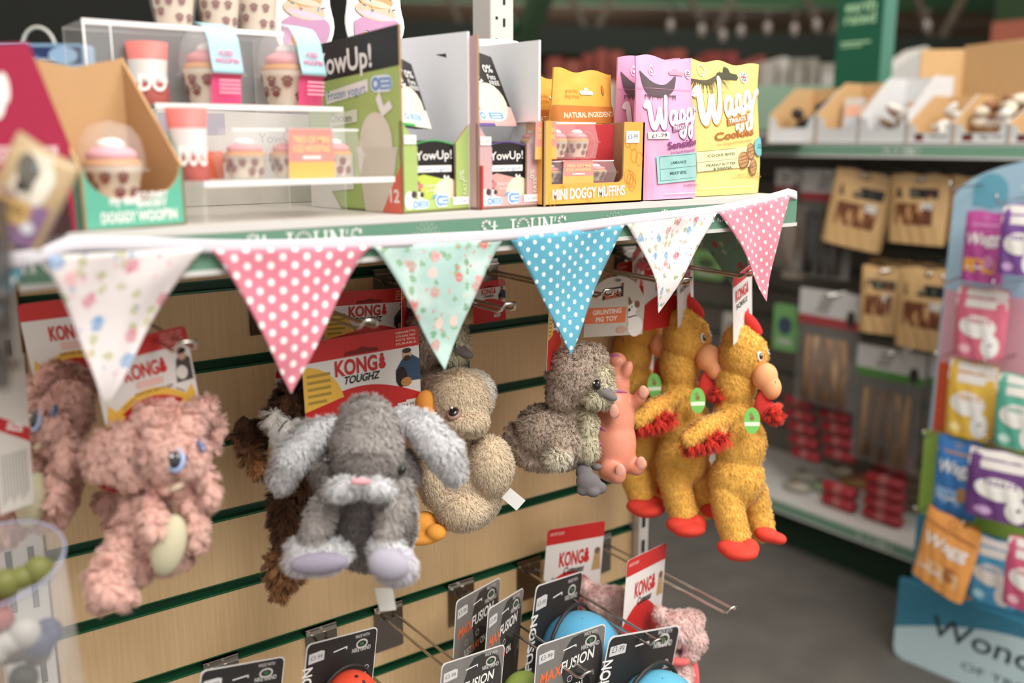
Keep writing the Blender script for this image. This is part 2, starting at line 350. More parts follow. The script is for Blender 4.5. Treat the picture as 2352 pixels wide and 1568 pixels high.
WOOD = wood_mat(); GRN = mt('0B5A33', .3, spec=.6, var=.03); WHT = mt('CDCAC5', .35, var=.02); DARK = mt('171614', .7)
bay = thing('shelving_bay', 'slatted maple shop bay with green grooves carrying the hanging plush toys', 'shelf', (.69, 1.2, 0))
b = MB(); gz = [CAMZ - .1831 - .1033 * i for i in range(-1, 13)]
b.box(X0, X1, YP + .012, YP + .02, .12, CAMZ - .03, WOOD)
edges = [CAMZ - .03] + sum([[z + .0078, z - .0078] for z in gz[:]], []) + [.12]
for i in range(0, len(edges), 2):
    if edges[i] > edges[i + 1]: b.box(X0, X1, YP, YP + .012, edges[i + 1], edges[i], WOOD)
for z in gz:
    b.box(X0, X1, YP + .0095, YP + .0118, z - .008, z + .008, mt('07442A', .4)); b.box(X0, X1, YP - .0006, YP + .010, z - .008, z - .005, GRN); b.box(X0, X1, YP - .0006, YP + .008, z + .0065, z + .008, GRN)
b.build('slat_panel', bay)
def upright(name, x0, x1, y0, y1, z0, z1, parent, lab=None):
    b = MB(); b.rbox(x0, x1, y0, y1, z0, z1, WHT, .003); xm = (x0 + x1) / 2; z = z0 + .05; t = .0006
    while z < z1:
        for s in (-.012, .012): b.box(xm + s - .0035, xm + s + .0035, y0 - t, y0 + .001, z, z + .028, DARK)
        z += .05
    return b.build(name, parent, label=lab)
upright('upright', X0 - .058, X0 - .004, YP - .008, YP + .03, 0, CAMZ - .03, bay)
b = MB(); x0 = X1 + .002; b.rbox(x0, x0 + .026, YP - .015, YP + .03, 0, CAMZ - .02, WHT, .003)
z = .1
while z < 1.4: b.box(x0 + .008, x0 + .016, YP - .0158, YP - .014, z, z + .025, DARK); b.box(x0 + .0255, x0 + .0268, YP - .004, YP + .006, z, z + .025, DARK); z += .05
b.build('upright', bay)
b = MB(); x0, x1, y0 = .884, .928, YP + .04; b.rbox(x0, x1, y0, y0 + .05, CAMZ - .1, CAMZ + .55, WHT, .003)
for z in [CAMZ + .105 + .032 * i for i in range(-3, 9)]: b.box(.907, .911, y0 - .0008, y0, z, z + .012, DARK); b.box(.893, .897, y0 - .0008, y0, z + .01, z + .014, DARK)
b.box(x0 - .001, x1 + .001, y0 - .001, y0 + .05, CAMZ + .1065, CAMZ + .1075, mt('8F8C86'))
b.build('post', bay, label='white slotted post rising above the shelf')
# top shelf
b = MB(); SH = mt('C6BFB6', .4, var=.02)
b.box(X0 - .05, X1 + .012, YF, YP, ZS - .012, ZS, SH); b.box(X0 - .05, X1 + .012, YF - .002, YF + .004, ZS - .006, ZS + .0015, WHT)
b.box(X0 - .05, X1 + .012, YF - .001, YF + .002, ZS - .042, ZS - .006, WHT); b.box(X0 - .05, X1 + .014, YF - .003, YF + .004, ZS - .045, ZS - .040, WHT); b.box(X1 + .008, X1 + .012, YF, YP, ZS - .042, ZS - .006, WHT)
b.box(X0 - .05, X1 + .01, YP - .006, YP, ZS, CAMZ - .031, mt('C9BFAF')); b.box(X0 - .05, X1 + .01, YP - .0068, YP - .006, ZS, ZS + .022, mt('B89C74', .5))
shelf = b.build('shelf', bay)
def serif_text(b, s, x, y, h, m, t=.12):
    """slim hand-drawn serif capitals built from strokes"""
    G = {'S': [[(.62, .84), (.5, .96), (.28, .97), (.12, .82), (.16, .62), (.4, .5), (.62, .34), (.6, .12), (.4, .02), (.16, .06), (.04, .2)], [(.62, .98), (.63, .74)], [(.04, .02), (.04, .26)]],
         't': [[(.22, .92), (.2, .12), (.3, .02), (.46, .08)], [(.02, .66), (.42, .68)]], '.': [[(.08, .02), (.1, .08)]], "'": [[(.1, 1.0), (.06, .74)]],
         'J': [[(.4, .97), (.4, .2), (.28, .02), (.08, .04), (.02, .16)], [(.22, .97), (.6, .97)]],
         'O': [[(.45 + .4 * math.cos(i * math.pi / 8), .5 + .48 * math.sin(i * math.pi / 8)) for i in range(17)]],
         'H': [[(.14, .02), (.14, .97)], [(.66, .02), (.66, .97)], [(.14, .5), (.66, .5)], [(.02, .98), (.28, .98)], [(.54, .98), (.78, .98)], [(.02, .01), (.28, .01)], [(.54, .01), (.78, .01)]],
         'N': [[(.14, .02), (.14, .97)], [(.14, .97), (.68, .03)], [(.68, .02), (.68, .98)], [(.02, .98), (.2, .98)], [(.56, .98), (.8, .98)], [(.02, .01), (.26, .01)]]}
    zz0 = b.lz + .0001; Wd = {'S': .72, 't': .5, '.': .26, "'": .22, 'J': .66, 'O': .96, 'H': .86, 'N': .88, ' ': .35}; cx = x
    for ch in s:
        b.lz = zz0
        for st in G.get(ch, []): b.line([(cx + px * h, y + py * h) for px, py in st], h * t * (1 if len(st) > 2 or abs(st[0][1] - st[1][1]) > .3 else .45), m)
        cx += Wd[ch] * h
    return cx - x
def flower(b, x, y, h, m):
    zz0 = b.lz
    for k in range(7):
        b.lz = zz0; a = math.radians(20 + k * 23); c = (x + math.cos(a) * h * .35, y + math.sin(a) * h * .35)
        b.ring(0, 0, 0, 0, m, n=1) if 0 else None
        pts = [(x, y)] + [(x + math.cos(a + s) * h * r, y + math.sin(a + s) * h * r) for s, r in ((-.16, .3), (-.14, .5), (0, .66), (.14, .5), (.16, .3))] + [(x, y)]; b.line(pts, h * .025, m)
    for k in range(5): a = math.radians(200 + k * 35); b.line([(x, y), (x + math.cos(a) * h * .3, y + math.sin(a) * h * .25)], h * .025, m)
    b.disc(x, y, h * .06, m, n=10)
b = MB(); b.M = frame((X0 - .05, YF - .0022, ZS - .040), (1, 0, 0), (0, 0, 1)); SG = mt('5E8B73', .45, var=.04); b.lz = 0; LT = mt('E8ECE4', .5)
b.ext([(0, 0), (X1 - X0 + .062, 0), (X1 - X0 + .062, .033), (0, .033)], -.0008, 0, SG)
for k, xx in enumerate((-.08, .198, .472, .755)):
    serif_text(b, "St. JOHN'S", xx, .0098, .0205, LT); flower(b, xx + .203, .015, .028, mt('9DBBA6', .5)) if xx > 0 else None
b.build('ticket_strip', bay, label='green printed ticket strip along the shelf edge')
b = MB(); b.box(X0, X1, .75, YP, .02, .15, mt('D0CCC4')); b.box(X0, X1, .74, .75, 0, .15, mt('1F5C3D')); b.build('base_shelf', bay)

# ---------------------------------------------------------------- bunting
bun = thing('bunting', 'cloth pennant bunting on white tape strung along the shelf edge', 'bunting', (.69, .885, CAMZ - .42))
TY = .882
tp = [P(-60, 600, y=.80), P(30, 596, y=.82), P(90, 588, y=.85), P(165, 562, y=.872)] + [P(u, v, y=TY) for u, v in ((300, 560), (440, 564), (560, 566), (700, 563), (840, 557), (1000, 549), (1160, 539), (1300, 524), (1440, 506), (1540, 494), (1640, 482), (1740, 462))] + [P(1800, 445, y=TY), P(1812, 444, y=.886), Vector((X1 + .02, .90, CAMZ - .085)), Vector((X1 + .021, .98, CAMZ - .10)), Vector((X1 + .021, 1.08, CAMZ - .112)), Vector((X1 + .021, 1.19, CAMZ - .10))]
def spline(pts, n):
    out = []; m = len(pts)
    for i in range(m - 1):
        p0, p1, p2, p3 = pts[max(i - 1, 0)], pts[i], pts[i + 1], pts[min(i + 2, m - 1)]
        for k in range(n): t = k / n; out.append(.5 * ((2 * p1) + (p2 - p0) * t + (2 * p0 - 5 * p1 + 4 * p2 - p3) * t * t + (3 * p1 - p0 - 3 * p2 + p3) * t * t * t))
    return out + [pts[-1]]
sp = spline(tp, 6); b = MB(); n = len(sp) - 1; CLW, NN, LL, BB, UU = cloth_base('white_tape'); BB.inputs[0].default_value = (*lin('D4D0D8'), 1)
b.grid(lambda i, j: sp[round(i * n)] + Vector((0, -.0012 + .0008 * math.sin(i * 90), (.5 - j) * .0125)), n, 3, CLW, lambda i, j: (i, j * .012)); b.build('tape', bun, solid=.0012)
DP = dots_mat('pink_dots', 'D9788C', 'F2EDE8', .0250, .0036, .0165); DP2 = dots_mat('pink_dots_small', 'DE8497', 'F2EDE8', .0225, .0027, .0165); DB = dots_mat('blue_dots', '4FA0B8', 'E6F0F2', .0215, .0026, .0158)
FWH = floral_mat('white_floral', 'DCD3D2', ['CF7888', '6E9AC6', '5C93C4', 'E0A3A8'], ['A9AE72', 'B9B58A'], 30, .45, 1); FWH2 = floral_mat('white_floral_small', 'DED6D3', ['C45E70', '5B9BC8', '6AA3C8', 'C77C84'], ['8C9A55', 'B0A878'], 42, .35, 5)
FGR = floral_mat('aqua_floral', 'A4C6BE', ['E08C8C', 'D9625F', 'E9BFB4', 'C98F86'], ['6C9A68', '7FA878'], 34, .4, 3, 'C6DAD2'); FG2 = floral_mat('green_floral', '6E9A84', ['C6343E', 'B8283A'], ['4E7A5A', 'B9C6A8'], 30, .35, 8)
def pennant(a, c, tip, m, amp=.003, curl=0, seed=0, lab=None):
    a, c, tip = Vector(a), Vector(c), Vector(tip); w = (c - a).length; mid = (a + c) / 2; h = (tip - mid).length; nrm = (c - a).cross(tip - a).normalized()
    if nrm.y > 0 and abs(nrm.y) > .3: nrm = -nrm
    def fn(i, j):
        q = 1 - j; x = (i - .5); p = a.lerp(c, i); p = p.lerp(tip, j)
        bow = (j * (1 - j)) * 4; off = amp * math.sin(i * 9 + seed + j * 3) * q * min(1, j * 5 + .1) + amp * 1.2 * math.sin(j * 7 + seed * 2) * j
        k = curl * j; off += k * (x * x) * 4 * .02 * q
        s = -x * q * .10 * (1 if curl == 0 else 1 + curl * 1.3 * j) * bow
        return p + nrm * off + (c - a) * s
    b = MB(); b.grid(fn, 22, 26, m, lambda i, j: ((i - .5) * (1 - j) * w, -j * h)); return b.build('pennant', bun, solid=.0009, label=lab)
T = lambda u, v, y=TY - .002: P(u, v, y=y)
pennant(P(-120, 605, y=.80), P(60, 596, y=.83), P(-40, 860, y=.80), DB, lab='blue pennant with white dots cut off at the left end')
pennant(T(86, 588, .855), T(472, 568), T(240, 930), FWH, .004, seed=1, lab='white floral pennant with blue and pink posies')
pennant(T(486, 574), T(850, 566), T(672, 904), DP, .003, seed=2, lab='pink pennant with white dots')
pennant(T(858, 566), T(1156, 549), T(1020, 848), FGR, .003, seed=3, lab='pale aqua floral pennant')
pennant(T(1170, 547), T(1434, 517), T(1308, 814), DB, .003, seed=4, lab='blue pennant with white dots')
pennant(T(1440, 515), T(1646, 489), T(1518, 720), FWH2, .004, curl=.9, seed=5, lab='white floral pennant curled to a thin tail')
pennant(T(1650, 488), T(1814, 450), T(1760, 692), DP2, .003, curl=.3, seed=6, lab='pink dotted pennant at the shelf corner')
XS = X1 + .022
pennant((XS, .97, CAMZ - .105), (XS, 1.16, CAMZ - .108), P(1712, 690, x=XS + .01), FG2, .003, seed=7, lab='green floral pennant on the far side of the shelf end')
b = MB(); q = P(1816, 470, y=.9); b.tube([q + Vector((0, 0, .012)), q + Vector((.004, 0, .004)), q + Vector((.004, 0, -.008)), q + Vector((.0, 0, -.012))], .0028, mt('DAD3C4', .3)); b.build('clip', bun, label='cream plastic clip')

# ---------------------------------------------------------------- prong hooks
CH = metal('C9C4BC', .18); CHD = metal('8E8780', .16)
def hook(x, z, yt, lab, side=.010, droop=.004, plate=.07, tipup=.010):
    t = thing('prong_hook', lab, 'hook', (x, YP - .004, z - .06), 'chrome prong hooks in the slat panel')
    b = MB(); w = .0245; b.box(x - w, x + w, YP - .0035, YP - .0015, z - plate, z - .004, CHD); b.box(x - w, x + w, YP - .007, YP - .0015, z - .005, z - .003, CH); b.box(x - w, x + w, YP - .0025, YP + .008, z + .001, z + .003, CH); b.box(x - w, x + w, YP - .0035, YP - .0015, z - .004, z + .002, CHD); b.build('back_plate', t)
    b = MB(); pts = []; 
    for s in (-1, 1):
        pl = [(x + s * .0065, YP - .004, z - .020), (x + s * side, YP - .012, z - .014), (x + s * side, YP - .03, z - .0145), (x + s * side, yt + .012, z - .0145 - droop)]
        if s < 0: pts = pl
        else: pts = pts + [(x - side, yt + .004, z - .0145 - droop + tipup * .3), (x - side * .75, yt, z - .0145 - droop + tipup), (x + side * .75, yt, z - .0145 - droop + tipup), (x + side, yt + .004, z - .0145 - droop + tipup * .3)] + pl[::-1]
    b.tube(pts, .0021, CH, 8); b.build('wire_prong', t)
    return t
zU = gz[1]; zL = gz[6]
hook(.290, zU, .915, 'chrome hook whose tip shows at the right edge of the front pink elephant card')
hook(.487, zU, .910, 'chrome hook whose tip pokes through the card of the grey rabbit')
hook(.672, zU, .905, 'chrome hook between the aqua pennant and the blue pennant')
hook(.840, zU, .915, 'chrome hook whose tip ends in front of the grunting pig card')
hook(.998, zU, .925, 'chrome hook passing behind the curled white floral pennant')
hook(1.135, zU, .925, 'chrome hook carrying the yellow chickens nearest the bay end')
for x, yt, l in ((.394, .93, 'lower chrome hook at the bottom left of the photo holding a black toy card'), (.544, .86, 'lower chrome hook carrying the card with the orange ball'), (.656, .88, 'lower chrome hook with its plate bare right below the grey rabbit'), (.790, .885, 'lower chrome hook carrying the three slanted black cards'), (.928, .89, 'lower chrome hook carrying the blue ball cards'), (1.092, .89, 'long empty-ended lower chrome hook over the dark floor')):
    hook(x, zL, yt, l)
# ---------------------------------------------------------------- things on the top shelf
def panel(b, pts, mf, mb_, t=.003, me=None):
    n = len(pts); a = sum(pts[i - 1][0] * pts[i][1] - pts[i][0] * pts[i - 1][1] for i in range(n)); pts = pts if a > 0 else pts[::-1]
    v = [(x, y, 0) for x, y in pts] + [(x, y, -t) for x, y in pts]
    b.add(v, [tuple(range(n))], mf); b.add(v, [tuple(range(n, 2 * n))[::-1]], mb_); b.add(v, [(i, n + i, n + (i + 1) % n, (i + 1) % n) for i in range(n)], me or mb_); b.lz = .0003
BLK = mt('201C1B', .4, var=.04); WH = mt('E6E4E0', .5, var=.02); BLU = mt('5E86B8', .5)
def badge(b, x, y, w, h, c='6F9CCB'):
    b.poly(rrect(x - w / 2, y - h / 2, x + w / 2, y + h / 2, h * .45), mt('DDE8F2', .5)); b.disc(x - w / 2 + h * .5, y, h * .42, mt(c, .5)); b.poly(rrect(x - w * .12, y - h * .36, x + w * .46, y + h * .36, h * .2), mt(c, .5))
    for k in range(2): b.rect(x - w * .02, y + h * (.08 - .28 * k), x + w * .38, y + h * (.18 - .28 * k), mt('DDE8F2', .5))
    b.disc(x - w / 2 + h * .5, y, h * .2, mt('DDE8F2', .5), n=6)
def carton(name, label, M, w, h, dp, capc, low, flav, group, full=True, lean=False):
    t = thing(name, label, 'carton', M.translation, group); b = MB(); b.M = M
    top = [(0, 0), (w, 0), (w, h * .93)] + [(w * (1 - i / 10), h * (.93 + .07 * math.sin(math.pi * i / 10))) for i in range(1, 10)] + [(0, h * .93)]
    b.ext(top, -dp, 0, BLK); b.lz = .0003
    if lean:
        b.poly([(0, 0), (w, 0), (w, h * .25), (0, h * .55)], mt(low, .45)); b.disc(w * .62, h * .32, w * .32, mt('E9D9BC', .6), h * .26); badge(b, w * .5, h * .14, w * .55, h * .12); b.text('YowUp!', w * .34, h * .8, h * .12, WH, .02, w=w * .6); b.rect(w * .04, h * .64, w * .55, h * .73, WH)
        b.text('0%', w * .8, h * .72, h * .1, WH, .01); b.text('Fats', w * .82, h * .63, h * .065, WH, .01); b.text('FREE', w * .84, h * .55, h * .06, WH, .01); b.poly([(w * .5, h * .56), (w * .44, h * .62), (w * .48, h * .65), (w * .52, h * .59), (w * .57, h * .63), (w * .6, h * .6)], WH)
        b.build('carton_face', t); b = MB(); b.M = M; b.rect(w * .05, 0, w * .5, h * .04, mt(capc, .4)); b.build('lid_rim', t); return t
    b.poly([(0, 0), (w, 0), (w, h * .38), (w * .25, h * .5), (0, h * .46)], mt(low, .45)); b.disc(w * .82, h * .17, w * .34, mt('E9D9BC', .6), h * .27)
    b.poly([(w * .78, 0), (w, 0), (w, .40 * h), (w * .9, h * .36)], mt('EADCC2', .6))
    b.disc(w * .08, h * .3, w * .1, mt('8E4A50', .6), h * .12); b.disc(w * .12, h * .12, w * .1, mt('EDEBE6', .6), h * .13); b.disc(w * .2, h * .2, w * .05, mt('4A3A34', .6)); b.disc(w * .16, h * .32, w * .07, mt('D96F78', .6), h * .04, a=.6)
    b.text('YowUp!', w * .5, h * .72, h * .13, WH, .02, w=w * .88, rot=.03); b.rect(w * .04, h * .53, w * .93, h * .63, WH); b.text('Frozen yogurt', w * .48, h * .55, h * .055, mt('6F8FB8', .5), .01, w=w * .78)
    b.text(flav[0], w * .45, h * .31, h * .04, WH, .01, w=w * .38); b.text(flav[1], w * .45, h * .24, h * .035, WH, .01, w=w * .3)
    b.poly([(w * .78, h * .40), (w * .72, h * .46), (w * .76, h * .49), (w * .8, h * .44), (w * .84, h * .48), (w * .88, h * .45)], WH)
    if full: b.disc(w * .55, h * .1, w * .13, mt('7FA6D2', .5), n=12); b.poly(rrect(w * .5, h * .02, w * .78, h * .12, h * .02), mt('C9DCEC', .5))
    b.build('carton_face', t); b = MB(); b.M = M
    b.line([(w * (1 - i / 10), h * (.935 + .065 * math.sin(math.pi * i / 10))) for i in range(11)], h * .02, mt(capc, .4)); b.build('lid_rim', t); return t
def tray_box(name, label, o, ang, w, dp, h, col, cupcol, capc, low, flav, side=True, inner_shift=0):
    c, s = math.cos(ang), math.sin(ang); ax = Vector((c, s, 0)); ay = Vector((-s, c, 0)); Z = Vector((0, 0, 1)); o = Vector(o)
    t = thing(name, label, 'box', o + ax * w / 2 + ay * dp / 2); C = mt(col, .5, var=.04); INN = mt('E8EAEE', .6, var=.02); KR = board('A88660')
    b = MB(); b.M = frame(o, ax, ay); b.box(0, w, 0, dp, 0, .0025, KR)
    b.M = frame(o + ay * dp, -ax, Z); panel(b, [(-w, 0), (0, 0), (0, h * .93), (-w, h)], C, INN)
    b.M = frame(o + ax * w, ay, Z); panel(b, [(0, 0), (dp, 0), (dp, h), (0, h)], C, INN)
    b.M = frame(o + ay * dp, -ay, Z); panel(b, [(0, 0), (dp, 0), (dp, h), (0, h * .93)], C, INN, me=KR)
    if side:
        b.poly([(0, h * .93), (dp, h), (dp, h * .79), (0, h * .72)], BLK); b.text('YowUp!', dp * .42, h * .78, h * .12, WH, .03, w=dp * .62, rot=.06)
        b.poly([(dp * .22, h * .60), (dp * .68, h * .66), (dp * .68, h * .73), (dp * .22, h * .67)], WH); b.text('Frozen yogurt', dp * .45, h * .64, h * .05, BLU, .01, w=dp * .42, rot=.1)
        badge(b, dp * .82, h * .70, dp * .22, h * .09); b.poly([(dp * .25, h * .47), (dp * .56, h * .50), (dp * .56, h * .57), (dp * .25, h * .54)], mt('D9DCCB', .5)); b.text('Chicken', dp * .38, h * .5, h * .045, mt('56614F', .5), .01)
        b.poly([(dp * .82, h * .52), (dp * .76, h * .62), (dp * .8, h * .66), (dp * .84, h * .58), (dp * .9, h * .61), (dp * .93, h * .57)], WH)
        b.disc(dp * .75, h * .38, dp * .17, mt('D8CFBE', .7), h * .17); b.poly([(dp * .54, h * .36), (dp * .97, h * .36), (dp * .88, 0), (dp * .62, 0)], mt('CFC5B4', .7))
        b.poly([(0, 0), (dp * .35, 0), (dp * .25, h * .1), (dp * .5, h * .12), (dp * .5, h * .3), (0, h * .3)], mt('DEDBD6', .6)); b.poly([(dp * .8, 0), (dp, 0), (dp, h * .27)], mt('DE6148', .5)); b.text('12', dp * .93, h * .06, h * .07, WH, .03)
    b.build('tray', t, label='display tray with white inside')
    b = MB(); b.M = frame(o, ax, Z); fl = w * .22
    panel(b, [(0, 0), (w, 0), (w, h * .49), (w * .99, h * .49), (w - fl, h * .38), (w - fl, h * .07), (fl, h * .07), (fl, h * .36), (w * .01, h * .5), (0, h * .5)], C, INN, me=KR)
    b.disc(w * .1, h * .07, w * .07, mt('E9E9E6'), h * .05); b.disc(w * .16, h * .1, w * .04, mt('4A3C36')); badge(b, w * .25, h * .045, w * .24, h * .05); badge(b, w * .56, h * .06, w * .2, h * .075)
    b.rect(w * .72, h * .03, w * .96, h * .075, WH); b.text('Frozen yogurt', w * .84, h * .045, h * .018, BLU, w=w * .2)
    b.text('0%', w * .89, h * .2, h * .035, mt('DCE4C8'), .01, rot=math.pi / 2); b.text('FATS', w * .93, h * .13, h * .028, mt('DCE4C8'), .01, rot=math.pi / 2)
    b.rect(w * .03, h * .375, w * .2, h * .425, mt('E3E2DE', .5)); b.text('£2.50', w * .115, h * .388, h * .02, mt('8D8F92'))
    b.build('front_panel', t)
    M = frame(o + ax * (fl - .002) + ay * .006 + Z * .004, ax, Z); carton('yogurt_carton', 'black yogurt carton standing upright in the opening of the %s' % label.split(' with')[0], M, w - 2 * fl + .004, h * .375, dp * .35, capc, low, flav, None)
    return o, ax, ay, Z
zs = ZS + .0006
gb = P(918, 500, y=.922); 
o, ax, ay, Z = tray_box('display_box', 'lime green display box with an orange corner reading 12 and a black top band', (gb.x, .915, zs), math.radians(9), .102, .172, .198, 'A3BC62', '', '2FA84A', 'B8CB3A', ('CHICKEN', '& APPLE'))
M = frame(o + ax * .022 + ay * .03 + Z * .096, ax * .97 - Z * .1, Z); M = M @ Matrix(((1, -.3, 0, 0), (0, 1, 0, 0), (0, -.25, 1, 0), (0, 0, 0, 1))); carton('yogurt_carton', 'black yogurt carton tipped sideways in the lime green display box', M, .048, .075, .03, '2FA84A', 'E6DEC8', ('0%', 'Fats'), None, False, True)
pb = P(1090, 490, y=.92)
o2, ax, ay, Z = tray_box('display_box', 'dusty pink display box with white inside standing right of the lime green one', (pb.x + .003, .917, zs), math.radians(5), .098, .15, .194, 'C9A0A2', '', '6A4A93', 'D99A90', ('BACON', 'flavour'), side=False)
M = frame(o2 + ax * .018 + ay * .03 + Z * .095, ax, Z); M = M @ Matrix(((1, -.3, 0, 0), (0, 1, 0, 0), (0, -.25, 1, 0), (0, 0, 0, 1))); t = carton('yogurt_carton', 'black yogurt carton leaning above the opening of the dusty pink box', M, .070, .087, .03, '6A4A93', 'D8A7A0', ('BACON', 'flavour'), None, True, True)
b = MB(); b.M = frame(Vector((gb.x + .1045, .913, zs)), (0, 1, 0), (0, 0, 1)); b.ext([(0, 0), (.1, 0), (.1, .05), (0, .05)], 0, .002, mt('C7372E', .5)); props(b.build('red_carton'), 'thin red card slipped between the lime green and the dusty pink boxes', 'card')

# mini muffin box with window
def muffin_box():
    o = Vector((P(1245, 475, y=.915).x, .912, zs)); w, h, dp = .166, .101, .10; Z = Vector((0, 0, 1)); X = Vector((1, 0, 0)); Y = Vector((0, 1, 0))
    t = thing('muffin_box', 'orange and red card box of mini dog muffins with a cut-out window', 'box', o + X * w / 2 + Y * dp / 2); OR = mt('E9A32E', .45, var=.04); RED = mt('C62F38', .45, var=.04); KR = board('A88660')
    b = MB(); b.M = frame(o, X, Z); win = [(.012, .026)] + [(w - .044 + .008 * math.sin(a), .034 - .008 * math.cos(a)) for a in (0, .5, 1, 1.57)] + [(w - .036, h), (w, h), (w, 0), (0, 0), (0, h), (.0115, h)]
    panel(b, win[::-1], OR, KR, me=KR)
    for k in range(12): random.seed(k + 40); x = random.choice([random.uniform(w - .03, w - .006), random.uniform(.01, w - .01)]); y = random.uniform(.004, .018) if x < w - .03 else random.uniform(.01, h - .02); b.ring(x, y, .006, .0006, mt('C98526', .5), n=12, ry=.009)
    b.text('MINI DOGGY MUFFINS', w * .44, .0085, .0125, WH, .035, w=w * .72, rot=.02)
    b.rect(w - .033, h - .026, w - .010, h - .011, mt('E6E6E4')); b.text('£3-99', w - .0215, h - .021, .006, mt('4A4A55'), .01, w=.017); b.build('front_panel', t)
    b = MB(); b.M = frame(o, X, Y); b.box(0, w, 0, dp, 0, .002, KR); b.M = frame(o + X * w, Y, Z); panel(b, [(0, 0), (dp, 0), (dp, h), (0, h)], OR, KR); b.M = frame(o + Y * dp, -Y, Z); panel(b, [(0, 0), (dp, 0), (dp, h), (0, h)], OR, KR)
    b.M = frame(o + Y * .055, X, Z); panel(b, [(.003, 0), (w - .003, 0), (w - .003, h - .002), (.003, h - .004)], RED, KR)
    L2 = mt('DE8A7A', .5)
    for x, y, r in ((.09, .075, .012), (.115, .072, .014), (.1, .045, .011), (.12, .03, .013), (.07, .07, .012), (.06, .04, .01)): b.ring(x, y, r, .0007, L2, n=14, ry=r * 1.25); b.disc(x, y, .002, L2)
    b.build('inner_panels', t)
    return o, X, Y, Z
def muffin(b, c, r, h, frost='D98A8E', dots=True, top=True):
    c = Vector(c); CR = mt('DBCBB4', .7, var=.03); BR = mt('7E3A34', .7); 
    b.lathe([(r * .74, 0), (r * .8, h * .1), (r, h * .62), (r * 1.02, h * .64)], c, CR, 28, flute=-.035)
    if dots:
        for k in range(16):
            a = k * .698 * 1.62 + .3; z = h * (.14 + .36 * ((k * 7) % 5) / 4); rr = r * (.78 + .22 * z / (h * .62)) + .0004; p = c + Vector((rr * math.cos(a), rr * math.sin(a), z)); tx = Vector((-math.sin(a), math.cos(a), 0)); bb = b.M; b.M = bb @ frame(p, tx, (0, 0, 1)); b.lz = .0003
            s = r * .16; b.disc(0, 0, s, BR, s * .8, n=8)
            for q in (-.9, -.3, .3, .9): b.disc(s * 1.2 * math.sin(q), s * 1.35 * math.cos(q), s * .38, BR, n=6)
            b.M = bb
    if top: b.ell(c + Vector((0, 0, h * .66)), (r * 1.0, r * 1.0, h * .16), mt('C98B48', .8), 16, 8); b.ell(c + Vector((0, 0, h * .82)), (r * .86, r * .86, h * .18), mt(frost, .6), 16, 8); b.ell(c + Vector((0, 0, h * 1.0)), (r * .5, r * .45, h * .12), mt('E9E4E0', .6), 12, 8)
o, X, Y, Z = muffin_box()
def tray_pack(c, w, d, h, label, n=3, rot=0, sleeve=('E98B80', 'EFB04E'), sx=.5, lines=('TRIO OF MINI', "ICED WOOF'INS"), pos=None, sw=.34, name='muffin_tray'):
    c = Vector(c); t = thing(name, label, 'muffins', c); R = Matrix.Rotation(rot, 4, 'Z'); M = Matrix.Translation(c) @ R
    for k in range(n): b = MB(); b.M = M; muffin(b, ((k - (n - 1) / 2) * w / n * .95, 0, .002), min(w / n, d) * .42, h * .68); b.build('muffin', t)
    b = MB(); b.M = M; CL = clear_mat()
    hw, hd = w / 2, d / 2
    for (x0, y0, x1, y1, z0, z1) in ((hw * .9, hd * .88, hw * .96, hd * .95, 0, h * .45), (hw * .96, hd * .95, hw * .86, hd * .84, h * .48, h)):
        b.add([(-x0, -y0, z0), (x0, -y0, z0), (x0, y0, z0), (-x0, y0, z0), (-x1, -y1, z1), (x1, -y1, z1), (x1, y1, z1), (-x1, y1, z1)], [(0, 1, 5, 4), (1, 2, 6, 5), (2, 3, 7, 6), (3, 0, 4, 7)] + ([(4, 5, 6, 7)] if z1 == h else [(0, 3, 2, 1)]), CL)
    b.box(-hw, hw, -hd, hd, h * .45, h * .475, CL); b.box(-hw * .9, hw * .9, -hd * .87, -hd * .84, h * .96, h * 1.0, mt('E8E8E8', .15)); b.build('clear_tray', t)
    b = MB(); b.M = M @ frame((-hw * .0 + (sx - .5) * w - w * sw / 2, -hd * 1.04, 0), (1, 0, 0), (0, 0, 1)); ww = w * sw
    panel(b, [(0, h * .34), (ww, h * .34), (ww * .97, h * 1.0), (ww * .03, h * 1.0)], mt(sleeve[0], .5), WH, .0008); b.text(lines[0], ww / 2, h * .72, h * .13, mt('F4D78E'), .02, w=ww * .8); b.text(lines[1], ww / 2, h * .54, h * .13, mt('F4D78E'), .02, w=ww * .8); b.rect(ww * .3, h * .4, ww * .7, h * .46, WH)
    panel(b, [(0, 0), (ww, 0), (ww, h * .34), (0, h * .34)], mt(sleeve[1], .5), WH, .0008)
    b.M = M @ frame(((sx - .5) * w - ww / 2, -hd * 1.04, h * 1.01), (1, 0, 0), (0, 1, 0)); panel(b, [(0, 0), (ww, 0), (ww, hd * 2.0), (0, hd * 2.0)], mt(sleeve[0], .5), WH, .0008); b.build('card_sleeve', t); return t
tray_pack(o + X * .068 + Y * .028 + Z * .0255, .118, .045, .028, 'clear tray of iced mini muffins on the floor of the orange box', sw=.42, sx=.42)
tray_pack(o + X * .04 + Y * .028 + Z * .056, .11, .045, .044, 'clear tray of mini muffins stacked upper left inside the orange box', sw=.3, sx=.2)

